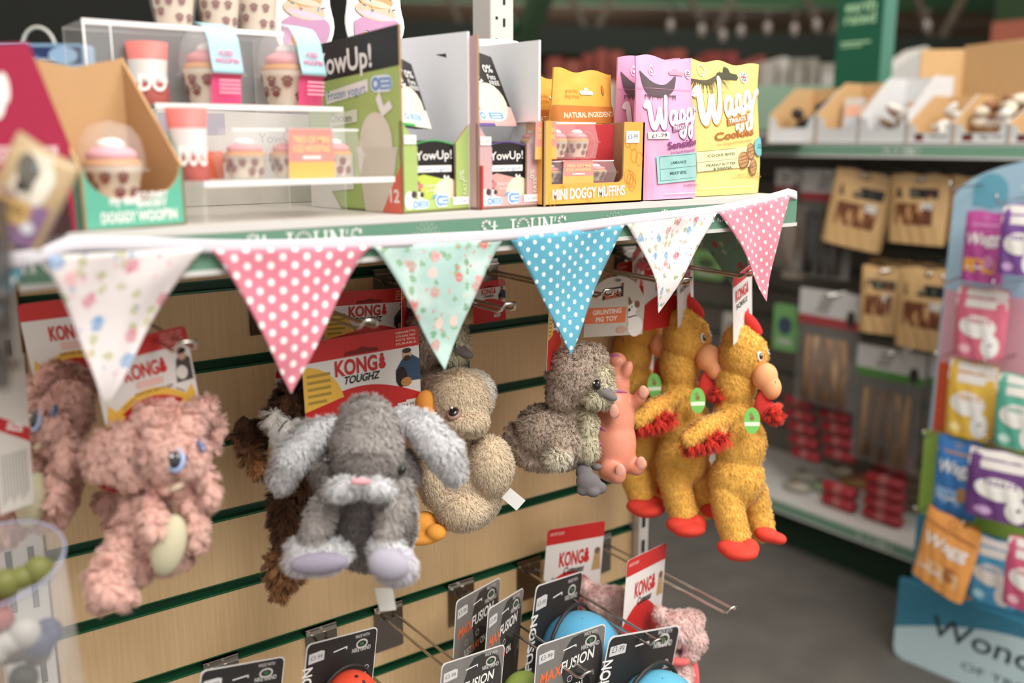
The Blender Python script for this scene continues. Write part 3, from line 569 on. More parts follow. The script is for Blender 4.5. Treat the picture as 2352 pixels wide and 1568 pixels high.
# ---- gusseted pouches
def pouch(name, label, cat, o, ang, w, h, dp, col, decor, lean=0, pinch=.0, group=None, parts=None, jag=None):
    """standing pouch: flat crimped top, fuller bottom; front face printed by decor(b, w, h)"""
    o = Vector(o); ax = Vector((math.cos(ang), math.sin(ang), 0)); Z = Vector((0, math.sin(lean) * math.cos(ang), math.cos(lean))); M = frame(o, ax, Z)
    t = thing(name, label, cat, o, group); F = foil(col)
    def prof(x, y):
        q = max(0, min(1, y / h)); full = (1 - q ** 2.2); xx = (x / w); e = max(0, 1 - (2 * abs(xx)) ** 4) ** .5 if abs(xx) <= .5 else 0
        return full * e * dp / 2 + .0012 + .0012 * math.sin(x * 160 + y * 50) * full * e
    def wrp(s):
        def f(p):
            x, y = p[0], p[1]; q = y / h; x2 = (x) * (1 - pinch * q + .03 * math.sin(q * 3)); y2 = y + (.0025 * math.sin(x * 75 + w * 90) if q > .93 else 0)
            return (x2, y2, s * prof(x, y) + (p[2] if s > 0 else -p[2]) + .004 * math.sin(q * 4 + x * 25) * q)
        return f
    b = MB(); b.M = M; b.warp = wrp(1); b.grid(lambda i, j: ((i - .5) * w, j * h, 0), 26, 34, F); b.warp = wrp(-1); b.grid(lambda i, j: ((.5 - i) * w, j * h, 0), 26, 34, F); b.warp = None
    pr = prof; f1, f2 = wrp(1), wrp(-1)
    for s in (-.5, .5):
        v = []; 
        for j in range(35): y = h * j / 34; v += [f1((s * w, y, 0)), f2((s * w, y, 0))]
        b.add(v, [(2 * j, 2 * j + 1, 2 * j + 3, 2 * j + 2) for j in range(34)], F)
    v = []
    for i in range(27): x = (i / 26 - .5) * w; v += [f1((x, 0, 0)), f2((x, 0, 0))]
    b.add(v, [(2 * j, 2 * j + 1, 2 * j + 3, 2 * j + 2) for j in range(26)], F); b.build('pouch_body', t)
    b = MB(); b.M = M; b.warp = wrp(1); b.lz = .0009; decor(b, w, h); b.build('printed_front', t); return t
def subd(b, pts, m):      # print that follows the curved face: split rows
    b.poly(pts, m)
def strip(b, x0, y0, x1, y1, m, n=34):
    b.rect(x0, y0, x1, y1, m, n)
def tearslot(b, x, y, w_, m): b.poly([(x - w_, y), (x - w_ * .9, y + w_ * .16), (x - w_ * .35, y + w_ * .2), (x - w_ * .2, y + w_ * .42), (x + w_ * .2, y + w_ * .42), (x + w_ * .35, y + w_ * .2), (x + w_ * .9, y + w_ * .16), (x + w_, y), (x + w_ * .85, y - w_ * .14), (x - w_ * .85, y - w_ * .14)], m)
def uk(b, x, y, r): 
    b.disc(x, y, r, WH); N_ = mt('38507E'); R_ = mt('D04838')
    for a in range(4): q = a * math.pi / 2 + .78; b.disc(x + .62 * r * math.cos(q), y + .62 * r * math.sin(q), r * .2, N_, n=6)
    b.rect(x - r * .75, y - r * .12, x + r * .75, y + r * .12, R_); b.rect(x - r * .12, y - r * .75, x + r * .12, y + r * .75, R_)
def smooth(pts, n=6): return [tuple(p)[:2] for p in spline([Vector((*p, 0)) for p in pts], n)]
def ribbon(b, pts, w, m, n=6):
    s = smooth(pts, n); z = b.L()
    for k in range(len(s) - 1):
        a, c = Vector(s[k]), Vector(s[k + 1]); d = c - a
        if d.length < 1e-6: continue
        q = Vector((-d.y, d.x)).normalized() * w / 2; e = d.normalized() * w * .12; b.add([(*(a + q - e), z), (*(a - q - e), z), (*(c - q + e), z), (*(c + q + e), z)], [(0, 1, 2, 3)], m)
    for p in (s[0], s[-1]): b.add([(p[0] + w / 2 * math.cos(i * .785), p[1] + w / 2 * math.sin(i * .785), z) for i in range(8)], [tuple(range(8))], m)
def wagg(b, x, y, s, shade='8A6F7A', rot=.12):
    """brush-script word drawn as strokes"""
    def tr(pts, dx=0, dy=0): c, d = math.cos(rot), math.sin(rot); return [(x + (px * .42 if px < .8 else (.336 + (px - .8) * .42)) * s + dx, y + (px * .45 * d + py * .42) * s + dy) for px, py in pts]
    W_ = [(0, .72), (.05, .8), (.1, .74), (.17, .3), (.26, .1), (.36, .3), (.47, .62), (.5, .3), (.58, .1), (.68, .3), (.8, .95)]
    A_ = [(1.14, .52), (1.0, .52), (.9, .34), (.98, .18), (1.1, .3), (1.16, .5), (1.14, .28), (1.2, .18), (1.28, .26)]
    G1 = [(1.52, .55), (1.4, .54), (1.31, .38), (1.38, .24), (1.5, .34), (1.54, .54), (1.52, .1), (1.42, -.18), (1.3, -.14), (1.32, 0), (1.5, .1), (1.66, .24)]
    G2 = [(1.9, .58), (1.78, .58), (1.68, .42), (1.75, .27), (1.87, .37), (1.92, .57), (1.9, .1), (1.8, -.2), (1.67, -.16), (1.7, 0), (1.9, .15), (2.15, .5), (2.3, .6)]
    for off, m in ((.025, mt(shade, .5)), (0, mt('F1EFEC', .5))):
        for st, w_ in ((W_, .15), (A_, .11), (G1, .11), (G2, .11)): ribbon(b, tr(st, off * s * .6, -off * s * .6), w_ * s * .42, m, 8)
def lash(b, pts, w, m, dense):
    s = smooth(pts, 10); n = len(s); b.poly(pts_blade(s, w), m)
    zz = b.L()
    for k in range(dense):
        b.lz = zz; i = int(k / dense * (n - 1)); a = Vector(s[i]); ang = -2.1 + 1.6 * k / dense + random.uniform(-.2, .2); l = w * random.uniform(1.0, 1.9) * (1 + .8 * k / dense); e = a + Vector((math.cos(ang), math.sin(ang))) * l; nn = Vector((math.sin(ang), -math.cos(ang))) * w * .08; b.poly([tuple(a + nn), tuple(a - nn), tuple(e)], m)
def pts_blade(s, w):
    n = len(s); up = []; dn = []
    for i, p in enumerate(s): q = math.sin(math.pi * i / (n - 1)) * w * .55 + w * .02; up.append((p[0], p[1])); dn.append((p[0], p[1] - q))
    return up + dn[::-1]
def dec_pink(b, w, h):
    D = mt('5A4A50', .7); b.poly(smooth([(-w * .47, h * .9), (-w * .3, h * .825), (-w * .1, h * .805), (w * .05, h * .84), (w * .17, h * .875), (w * .09, h * .78), (-w * .08, h * .725), (-w * .3, h * .72), (-w * .42, h * .77), (-w * .47, h * .9)], 4)[:-1], D)
    zz = b.L()
    for k in range(24):
        b.lz = zz; x = -w * .42 + k * w * .022; b.poly([(x, h * .735), (x + .002, h * .735), (x + .002 * math.sin(k), h * (.70 + .012 * math.sin(k * 2.1)))], D)
    b.ring(-w * .27, h * .9, w * .055, w * .012, mt('EBC3DA')); b.disc(-w * .27, h * .9, w * .02, mt('EBC3DA')); tearslot(b, w * .18, h * .893, w * .14, mt('D98FA8')); uk(b, w * .4, h * .895, w * .055)
    strip(b, -w * .5, h * .775, w * .5, h * .778, mt('C47FA2'))
    wagg(b, -w * .42, h * .475, w * .98, 'A56A9A', .04); b.poly([(-w * .02, h * .47), (w * .2, h * .50), (w * .2, h * .545), (-w * .02, h * .515)], mt('9C5C86')); b.text('TREATS', w * .09, h * .495, h * .026, WH, .02, w=w * .18, rot=.1)
    b.text('Sensitive', w * .18, h * .37, h * .05, mt('7C2D70', .5), .04, w=w * .62, rot=.1); b.text('For Dogs 8 Weeks Old +', w * .17, h * .33, h * .018, mt('7C2D70'), .01, w=w * .5, rot=.08)
    b.rect(-w * .41, h * .425, -w * .09, h * .475, mt('D9C9C8'), 3); b.text('£1-79', -w * .25, h * .437, h * .024, mt('55505A'), .01, w=w * .22, rot=.06)
    b.poly([(-w * .31, h * .11), (w * .47, h * .13), (w * .47, h * .335), (-w * .31, h * .305)], mt('8FBFBB')); G_ = mt('2E5A55')
    for q in (.13, .212, .30): b.line([(-w * .26, h * q), (w * .42, h * (q + .02))], h * .003, G_)
    b.line([(-w * .26, h * .13), (-w * .26, h * .30)], h * .003, G_); b.line([(w * .42, h * .15), (w * .42, h * .32)], h * .003, G_)
    b.text('LAMB & RICE', w * .05, h * .25, h * .02, G_, .02, w=w * .28, rot=.03); b.text('MEATY BITES', w * .05, h * .175, h * .02, G_, .02, w=w * .3, rot=.03); b.text('NO ADDED SUGAR', w * .3, h * .085, h * .014, mt('7C2D70'), .02, w=w * .3); strip(b, -w * .2, h * .035, w * .45, h * .041, mt('F0D6E6'))
def dec_yellow(b, w, h):
    D = mt('5E543C', .7); lash(b, [(-w * .5, h * .86), (-w * .34, h * .855), (-w * .2, h * .89), (-w * .1, h * .93)], h * .07, D, 26); b.ring(-w * .38, h * .93, w * .055, w * .012, mt('F6E7AE')); tearslot(b, w * .0, h * .893, w * .17, mt('4A4733')); uk(b, w * .25, h * .90, w * .055)
    strip(b, -w * .5, h * .775, w * .5, h * .778, mt('D9BC5C'))
    wagg(b, -w * .47, h * .50, w * .95, 'C9A24A', .1); b.poly([(-w * .1, h * .52), (w * .22, h * .56), (w * .22, h * .615), (-w * .1, h * .575)], mt('B8742E')); b.text('TREATS', w * .06, h * .555, h * .03, WH, .03, w=w * .26, rot=.12)
    b.text('Cookies', w * .02, h * .435, h * .055, mt('A8641C', .5), .05, w=w * .56, rot=.1); b.text('For Dogs 8 Weeks Old +', w * .02, h * .392, h * .017, mt('B98A3A'), .01, w=w * .5, rot=.08); G_ = mt('3E5A4A')
    b.poly([(-w * .45, h * .18), (w * .28, h * .215), (w * .28, h * .37), (-w * .45, h * .33)], mt('F0E0A0'))
    for q in (.18, .25, .33): b.line([(-w * .45, h * q), (w * .02, h * (q + .025))], h * .003, G_)
    b.line([(w * .02, h * .20), (w * .02, h * .355)], h * .003, G_); b.text('COOKIE BITES', -w * .18, h * .295, h * .02, G_, .02, w=w * .34, rot=.05); b.text('PEANUT BUTTER', -w * .18, h * .225, h * .018, G_, .02, w=w * .36, rot=.05); b.text('& BANANA', -w * .17, h * .197, h * .018, G_, .02, w=w * .24, rot=.05)
    for x, y in ((.12, .26), (.23, .325), (.27, .205)): 
        b.disc(w * x, h * y, w * .075, mt('7E5430', .8)); b.disc(w * x - w * .006, h * y + h * .004, w * .064, mt('B98A58', .8)); [b.line([(w * (x - .05), h * y + w * q), (w * (x + .05), h * y + w * (q + .02))], w * .008, mt('8A5E36')) for q in (-.035, -.005, .025)]
    b.disc(w * .38, h * .365, w * .085, mt('6DB7BE')); b.text('OVEN', w * .38, h * .37, h * .015, mt('2E6A78'), .02); b.text('BAKED', w * .38, h * .35, h * .015, mt('2E6A78'), .02)
    b.text('MADE WITH 100%', w * .22, h * .145, h * .014, mt('B98A3A'), .01, w=w * .38); b.text('SALT FREE PEANUT BUTTER', w * .2, h * .12, h * .014, mt('B98A3A'), .01, w=w * .5); strip(b, -w * .45, h * .055, w * .3, h * .061, mt('F6E7AE'))
def dec_forth(b, w, h):
    w_ = w; DKO = mt('C4741C', .5); strip(b, -w * .5, h * .60, w * .5, h * .73, DKO); b.text('NATURAL INGREDIENTS', w * .03, h * .645, h * .04, mt('F3E3C4'), .03, w=w * .82, rot=.03); b.text('Forthglade', w * .02, h * .44, h * .085, mt('B8741A', .5), -.0, w=w * .82, shear=.12, rot=.05)
    tearslot(b, 0, h * .83, w * .12, mt('F3E3C4')); b.disc(w * .3, h * .86, w * .022, DKO, h * .04); b.text('grain free', -w * .25, h * .83, h * .028, DKO, w=w * .2); b.text('dog treats', -w * .25, h * .79, h * .028, DKO, w=w * .22)
def dec_back(b, w, h): pass
p0 = P(1475, 455, y=.925)
pouch('treat_pouch', 'pink treat pouch with white script lettering standing against the yellow pouch', 'treat bag', (p0.x + .052, .935, zs), math.radians(3), .112, .186, .034, 'DE9FC3', dec_pink, lean=.05, pinch=-.03)
pouch('treat_pouch', 'second pink pouch, only its edge showing left behind the front pink pouch', 'treat bag', (p0.x + .062, .985, zs), math.radians(-6), .112, .188, .03, 'D793B8', dec_pink, lean=-.02)
pouch('treat_pouch', 'yellow cookie treat pouch at the right end of the shelf', 'treat bag', (1.106, .965, zs), math.radians(5), .168, .188, .04, 'E9CF72', dec_yellow, lean=.02)
pouch('treat_pouch', 'amber treat pouch reading natural ingredients behind the orange muffin box', 'treat bag', (.862, 1.0, zs), math.radians(7), .135, .168, .036, 'E2A92C', dec_forth, lean=.0, pinch=.13)
pouch('treat_pouch', 'amber pouch hidden behind the other amber pouch, a sliver at its left', 'treat bag', (.850, 1.05, zs), math.radians(12), .125, .162, .03, 'DDA22A', dec_forth, pinch=.13)
# white tub lids seen behind the white-lined boxes
for (u, v, l, r) in ((925, 115, 'white plastic tub behind the lime green box, its lid rim just showing', .05), (1110, 112, 'white plastic tub behind the pink box, its lid rim just showing', .055), (1285, 290, 'white plastic tub low behind the muffin box', .05)):
    q = P(u, v - 15, y=1.13); t = thing('plastic_tub', l, 'tub', (q.x, q.y, ZS)); hh = q.z - ZS
    b = MB(); b.lathe([(0, .0006), (r * .86, .0006), (r * .95, hh * .9), (0, hh * .9)], (q.x, q.y, ZS), WHT); b.build('tub_body', t); b = MB(); b.lathe([(r * 1.0, hh * .88), (r * 1.02, hh * .9), (r * 1.0, hh * .97), (r * .9, hh), (0, hh)], (q.x, q.y, ZS), WHT, flute=-.01); b.build('lid', t)

# ---- clear stepped riser with muffins
CL = clear_mat(); EDG = mt('E6E4E2', .25, var=.0)
ris = thing('display_riser', 'clear acrylic stepped riser with frosted white edges holding dog muffins', 'display stand', (.42, 1.03, ZS)); zt = [CAMZ - .040, CAMZ + .0345, CAMZ + .118]
tiers = [(.315, .522, .912, .99, zt[0]), (.30, .506, .995, 1.06, zt[1]), (.255, .47, 1.065, 1.15, zt[2])]
for x0, x1, y0, y1, z in tiers: b = MB(); b.box(x0, x1, y0, y1, z - .003, z, CL); b.box(x0, x1, y0 - .0015, y0 + .0015, z - .0045, z + .001, EDG); b.build('tier', ris)
b = MB()
for x in (.3005, .5045): b.box(x, x + .0025, .995, 1.15, ZS, zt[1] - .003, CL)
b.box(.315, .3175, .915, .99, ZS, zt[0] - .003, CL); b.box(.255, .2575, 1.065, 1.15, ZS, zt[2], CL); b.box(.4675, .47, 1.065, 1.15, ZS, zt[2], CL); b.box(.30, .506, .992, .995, zt[0], zt[1] - .003, CL); b.box(.255, .47, 1.062, 1.065, zt[1], zt[2] - .003, CL)
b.tube([(.256, 1.064, zt[1]), (.256, 1.064, zt[2])], .0012, EDG, 6); b.tube([(.282, 1.064, zt[1]), (.282, 1.064, zt[2])], .0008, EDG, 6); b.build('riser_walls', ris)
def dome(u, v, y, z, px, label, frost, slv=True, rot=0):
    q = P(u, v, y=y); r = px / FPX * depth(q); c = Vector((q.x, y, z + .0005)); t = thing('domed_muffin', label, 'muffin', c, None); h = r * 1.55
    b = MB(); muffin(b, c, r * .80, h * 1.0, frost); b.build('muffin', t)
    b = MB(); b.lathe([(r * .62, .0005), (r * .82, h * .52), (r * 1.0, h * .53), (r * 1.0, h * .57), (r * .9, h * .58), (r * .9, h * .8), (r * .8, h * 1.12), (r * .55, h * 1.34), (0, h * 1.43)], c, CL, 28); b.build('clear_dome', t)
    if slv:
        b = MB(); ws = r * .45; a0 = -1.62 + rot
        def f(i, j):
            ang = a0; tt = j; dirv = Vector((math.cos(ang), math.sin(ang), 0)); tv = Vector((-math.sin(ang), math.cos(ang), 0)); prof = [(.80, .02), (.88, .5), (1.04, .56), (.94, .8), (.84, 1.13), (.58, 1.37), (.0, 1.46)]; k = tt * (len(prof) - 1); a = min(int(k), len(prof) - 2); w_ = k - a; rr = prof[a][0] * (1 - w_) + prof[a + 1][0] * w_; zz = prof[a][1] * (1 - w_) + prof[a + 1][1] * w_
            return c + dirv * r * rr + Vector((0, 0, h * zz)) + tv * (i - .5) * 2 * ws
        b.grid(lambda i, j: f(i, j * .28), 4, 6, mt('D8447A', .5)); b.grid(lambda i, j: f(i, .28 + j * .72), 4, 14, mt('9FD0DA', .5))
        dirv = Vector((math.cos(a0), math.sin(a0), 0)); tv = Vector((-math.sin(a0), math.cos(a0), 0)); b.M = frame(c + dirv * (r * 1.06), tv, Vector((0, 0, 1)) - dirv * .12); b.lz = .003
        b.text('ICED', 0, h * .86, h * .09, mt('D8447A'), .03); b.text("WOOF'IN", 0, h * .72, h * .09, mt('D8447A'), .03, w=ws * 1.6); b.M = frame(c + dirv * (r * .93), tv, Vector((0, 0, 1)) + dirv * .12); b.lz = .003
        for k in range(4): b.rect(-ws * .7, h * (.42 - .07 * k), ws * .7, h * (.445 - .07 * k), mt('EFB8CC'))
        b.build('card_sleeve', t)
    return t
dome(490, 222, 1.03, zt[1], 80, 'domed iced muffin under a pale blue sleeve, left one on the middle tier', 'D98A8E', rot=.15)
dome(668, 222, 1.03, zt[1], 80, 'domed iced muffin with dark drizzle, right one on the middle tier', 'E29AA4', rot=.35)
for (u, l) in ((400, 'spotted paper muffin cup left on the top tier'), (505, 'spotted paper muffin cup in the middle of the top tier'), (590, 'spotted paper muffin cup right on the top tier')):
    q = P(u, 40, y=1.1); c = Vector((q.x, 1.1, zt[2] + .0005)); t = thing('cupped_muffin', l, 'muffin', c); b = MB(); muffin(b, c, .023, .062); b.build('muffin', t); b = MB(); b.lathe([(.02, 0), (.027, .04), (.027, .066), (0, .068)], c, CL); b.build('clear_cup', t)
q = P(668, 400, y=.945); tray_pack((q.x, .945, zt[0] + .0005), .152, .05, .05, 'clear tray of mini iced muffins with an orange and coral sleeve on the lowest tier', sx=.58, sw=.33)
def cup(u, v, y, z, r, h, label, tilt=0, word='DO'):
    q = P(u, v, y=y); c = Vector((q.x, y, z + .0008)); t = thing('paper_cup', label, 'cup', c); CO = mt('E7746C', .5, var=.03); R = Matrix.Rotation(tilt, 3, 'Y')
    b = MB(); b.lathe([(0, 0), (r * .95, 0), (r * .85, h * .5), (r, h), (r * .94, h), (r * .8, h * .5), (r * .8, .002)], c, CO, 24, R)
    b.lathe([(r * .905, h * .35), (r * .875, h * .5), (r * .94, h * .72)], c, mt('E6DFDC', .5), 24, R); b.build('cup_body', t)
    b = MB(); a = -1.7; d = Vector((math.cos(a), math.sin(a), 0)); b.M = frame(c + d * r * 1.02 + Vector((0, 0, h * .22)), (-math.sin(a), math.cos(a), 0), (0, 0, 1)); b.text(word, 0, 0, h * .25, WH, .05, w=r * 1.3); b.build('printed_word', t)
cup(345, 222, 1.05, zt[1], .021, .062, 'coral paper tub with a white band beside the domed muffins')
cup(437, 405, .95, zt[0], .0195, .069, 'coral paper tub with bold white letters left on the lowest tier', word='DOG')
q = P(500, 395, y=.97); b = MB(); b.rbox(q.x - .012, q.x + .01, .975, .985, zt[0] + .0005, zt[0] + .028, mt('D9643A', .5)); props(b.build('treat_carton'), 'small orange carton lying behind the lowest tier muffins', 'box')
b = MB(); q = P(560, 290, y=1.16); b.M = frame((q.x, 1.17, ZS + .0006), (1, 0, 0), (0, 0, 1)); b.ext([(-.1, 0), (.1, 0), (.1, .11), (-.1, .115)], -.02, 0, mt('D5D0C8', .5)); b.lz = .0005; b.rect(-.1, .085, -.02, .11, mt('9A90AC')); b.text('YowUp!', .05, .075, .012, mt('77737C')); props(b.build('flat_box'), 'mauve and grey box standing flat behind the clear riser', 'box')
# printed ice cream cut-outs
def cone(u0, u1, y, zb, label, vt=-60):
    a, c = P(u0, 100, y=y), P(u1, 100, y=y); w = c.x - a.x; h = .16; t = thing('cone_cutout', label, 'sign', (a.x + w / 2, y, zb)); b = MB(); b.M = frame((a.x + w / 2, y, zb), (1, 0, 0), (0, 0, 1))
    out = smooth([(-.14 * w, 0), (-.2 * w, .03), (-.42 * w, .05), (-.5 * w, .075), (-.46 * w, .1), (-.42 * w, .13), (-.2 * w, .155), (0, .165), (.25 * w, .15), (.42 * w, .13), (.44 * w, .1), (.5 * w, .075), (.40 * w, .05), (.3 * w, .03), (.14 * w, 0)], 3)
    b.ext(out, -.003, 0, mt('D2D1D1', .4)); b.build('backing', t); b = MB(); b.M = frame((a.x + w / 2, y, zb), (1, 0, 0), (0, 0, 1)); b.lz = .0004
    b.poly([(-.26 * w, .066), (.3 * w, .066), (.12 * w, .002), (-.12 * w, .002)], mt('C98A4A', .7))
    for k in range(-4, 5): b.line([(k * .06 * w, .004 + abs(k) * .008), (k * .06 * w + .10 * w, .06)], .0012, mt('8F5A2C')); b.line([(k * .06 * w, .004 + abs(k) * .008), (k * .06 * w - .10 * w, .06)], .0012, mt('8F5A2C'))
    PK = mt('BE8CB0', .35); b.poly(smooth([(-.36 * w, .078), (-.36 * w, .062), (-.30 * w, .04), (-.25 * w, .05), (-.2 * w, .066), (-.12 * w, .066), (-.08 * w, .042), (-.02 * w, .036), (.04 * w, .05), (.1 * w, .062), (.26 * w, .054), (.38 * w, .062), (.38 * w, .08), (0, .094)], 4), PK)
    for k, cc in ((0, 'CDB49A'), (1, 'C99A66'), (2, 'D2BEA6'), (3, 'AE8AA6'), (4, 'CBB9A8')): b.disc(0, .092 + k * .015, .34 * w - k * .045 * w, mt(cc, .6), .011, a=-.12); b.disc(.02 * w, .087 + k * .015, .3 * w - k * .045 * w, mt('D9BFA8' if k % 2 else 'D4B6C6', .6), .004, a=-.15)
    random.seed(5)
    for k in range(26): x, z = random.uniform(-.28, .28) * w, random.uniform(.085, .15); a_ = random.random() * 3; b.line([(x, z), (x + .004 * math.cos(a_), z + .004 * math.sin(a_))], .0013, mt(random.choice(['D9743A', '4E8FB8', 'C9434E', 'E2A93A', '6E4A3A'])))
    b.build('ice_cream_print', t)
cone(630, 770, 1.12, zt[2] - .058, 'ice cream cone cut-out sign behind the domed muffins, left of two', 0)
cone(795, 930, 1.16, zt[2] - .047, 'ice cream cone cut-out sign above the lime green box, right of two', 0)

# ---- teal scooped box with its muffin
def woof_box():
    o = Vector((.2015, .895, zs)); w, dp, hf, hb = .104, .085, .056, .157; q_ = math.radians(17); X = Vector((math.cos(q_), math.sin(q_), 0)); Y = Vector((-math.sin(q_), math.cos(q_), 0)); Z = Vector((0, 0, 1)); t = thing('display_box', 'teal display box with tall plain kraft inside and a scooped front', 'box', o + X * .05 + Y * .04); KI = mt('B98F5E', .7, var=.05, scale=30); TE = mt('52AD92', .5, var=.05)
    b = MB(); b.M = frame(o, X, Y); b.box(0, w, 0, dp, 0, .002, KI)
    b.M = frame(o, X, Z); sc = [(w * (.5 + .46 * math.cos(a)), hf - .03 * math.sin(a) - .002) for a in [i * math.pi / 14 for i in range(15)]]
    panel(b, [(0, 0), (w, 0), (w, hf)] + sc + [(0, hf)], TE, KI); b.text("my tasty", w * .4, .0225, .008, WH, .05, w=w * .3); b.text('GOURMET', w * .66, .0265, .006, WH, .05, w=w * .32); b.text('BAKERY', w * .66, .019, .006, WH, .05, w=w * .3); b.text("DOGGY WOOF'IN", w * .53, .0065, .009, WH, .05, w=w * .74)
    b.build('front_panel', t); b = MB()
    b.M = frame(o + X * w, Y, Z); panel(b, [(0, 0), (dp, 0), (dp, hb), (0, hf)], TE, KI, me=KI)
    b.M = frame(o + Y * dp, -Y, Z); panel(b, [(0, 0), (dp, 0), (dp, hf), (0, hb - .004)], TE, KI, me=KI)
    b.M = frame(o + Y * dp + X * w, -X, Z); panel(b, [(0, 0), (w, 0), (w, hb - .004), (w * .5, hb - .012), (0, hb)], TE, KI, me=KI); b.build('kraft_back', t, label='plain kraft back and sides'); return o
o = woof_box()
dome(262, 435, .95, zs + .022, 82, 'domed muffin with pink icing sitting inside the teal display box', 'E29AA8', slv=False)
b = MB(); b.M = frame(o + Vector((.008, .016, .0025)), (.956, .292, 0), (-.292, .956, 0)); b.box(0, .086, 0, .062, 0, .0195, board('C9A272')); props(b.build('card_insert'), 'kraft card riser under the muffin in the teal box', 'card')
def maroon():
    o = Vector((.134, .838, zs)); X = Vector((.72, .70, 0)).normalized(); Z = Vector((0, 0, 1)); M_ = mt('A3123F', .5, var=.12, scale=200); t = thing('display_box', 'crimson display box with slanted side at the far left of the shelf', 'box', o); b = MB(); w = .088; h = .155
    b.M = frame(o, X, Z); panel(b, [(-.1, 0), (w * .98, 0), (w, .075), (w * .52, h), (-.1, h - .02)], M_, board('5A1A22')); b.rect(-.05, .062, w * .80, .074, mt('D9B4B8')); b.text("WOOF'IN BITES", w * .2, .064, .008, mt('A3123F'), .03, w=.09); b.rect(-.05, .053, w * .72, .0545, mt('D98A9A'))
    b.disc(-.002, .112, .013, WH, .018); b.disc(.01, .118, .007, WH, .012); b.poly([(-.04, 0), (w * .92, 0), (w * .86, .052), (w * .3, .05)], mt('3A1A1C', .6)); b.build('side_panel', t)
    b = MB(); b.M = frame(o + X * (w * .98) + Vector((-.06, .06, 0)), -X, Z); panel(b, [(0, 0), (.16, 0), (.16, h * .8), (0, h * .5)], M_, board('8A5A4A')); b.M = frame(o, X, Vector((-.7, .7, 0))); b.box(-.1, w * .98, 0, .06, 0, .002, M_); b.build('back_panel', t)
maroon()
def dec_dog(b, w, h):
    b.rect(-w * .5, h * .0, w * .5, h * .45, mt('8E6A92'), 6); b.poly([(-w * .3, h * .5), (w * .05, h * .42), (w * .3, h * .7), (w * .1, h * .92), (-w * .2, h * .9)], mt('CFC3AE', .7)); b.disc(-w * .1, h * .7, w * .16, mt('5E5A50', .8), h * .2, a=.5); b.disc(w * .15, h * .62, w * .12, mt('DAD2C0', .8), h * .2); b.disc(-w * .12, h * .56, w * .08, mt('2A2624'), h * .05); b.disc(-w * .05, h * .78, w * .04, mt('6E8296'))
    b.poly([(-w * .42, h * .42), (w * .12, h * .44), (w * .2, h * .2), (-w * .2, h * .16)], mt('CDA45C')); b.text('CARE', -w * .1, h * .3, h * .06, mt('4A3A1C'), .04); b.disc(w * .2, h * .2, w * .1, mt('D9DCE2')); b.poly([(-w * .5, 0), (w * .0, 0), (-w * .1, h * .16), (-w * .5, h * .2)], mt('C9A26A'))
t = pouch('treat_pouch', 'tan and purple treat pouch with a dog photo leaning before the crimson box', 'treat bag', (0, 0, 0), 0, .045, .072, .016, 'B59A70', dec_dog)
t.location = P(22, 545, y=.775); t.rotation_euler = (.1, math.radians(28), math.radians(-20))
# blue bag with looped handle on the bay behind
p = P(95, 155, d=2.3); t = thing('carry_bag', 'blue bag with a pale looped handle on the display behind, top left', 'bag', (p.x, p.y, p.z - .06)); M = frame((p.x, p.y, p.z - .06), RT, (0, 0, 1)); b = MB(); b.M = M; b.ext(rrect(-.115, 0, .105, .115, .01), -.06, 0, foil('7FA9CC')); b.lz = .0005; b.rect(-.11, .068, .1, .108, mt('1E3566')); b.disc(.055, .088, .035, mt('8FB8DA'), .02); b.text('OCEANY', 0, .071, .012, mt('C9D6E6'), .02); b.rect(.02, .035, .09, .055, mt('C9DCE9')); b.poly([(-.02, .075), (-.005, .09), (0, .06), (-.02, .01), (-.03, .01)], mt('3E86C4')); b.build('bag_body', t)
b = MB(); b.M = M; b.tube([(-.05 + .04 * (1 - math.cos(a)), .105 + .05 * math.sin(a), -.02) for a in [i * math.pi / 10 for i in range(11)]], .004, mt('C9C8BE', .4)); b.build('handle', t)
b = MB(); b.M = frame((p.x, p.y, 0), RT, (0, 0, 1)); b.ext([(-.5, 0), (.6, 0), (.6, p.z - .0605), (-.5, p.z - .0605)], -.5, .04, mt('2A2825', .8)); props(b.build('display_unit'), 'dark display unit behind the toy bay carrying the blue bag', 'shelf')
# ---------------------------------------------------------------- plush toys
def E_(u, v, ru, rv, c, dd=0, rd=None, ang=0): return ('e', u, v, ru, rv, c, dd, rd if rd else min(ru, rv), ang)
def K_(pts, c, n=5):            # chain of balls: (u, v, r, dd)
    out = []
    for a, b in zip(pts[:-1], pts[1:]):
        for k in range(n + (b is pts[-1])): t = k / n; out.append(E_(*[a[i] * (1 - t) + b[i] * t for i in (0, 1)], a[2] * (1 - t) + b[2] * t, a[2] * (1 - t) + b[2] * t, c, a[3] * (1 - t) + b[3] * t))
    return out
def place(D, e):
    _, u, v, ru, rv, c, dd, rd, ang = e; k = D / FPX; p = C0 + ray(u, v) * (D + dd); q = math.radians(ang); a = RT * math.cos(q) + UP * math.sin(q); b = -RT * math.sin(q) + UP * math.cos(q)
    return p, Matrix((a, b, -FW)).transposed(), (ru * k, rv * k, rd * k), c
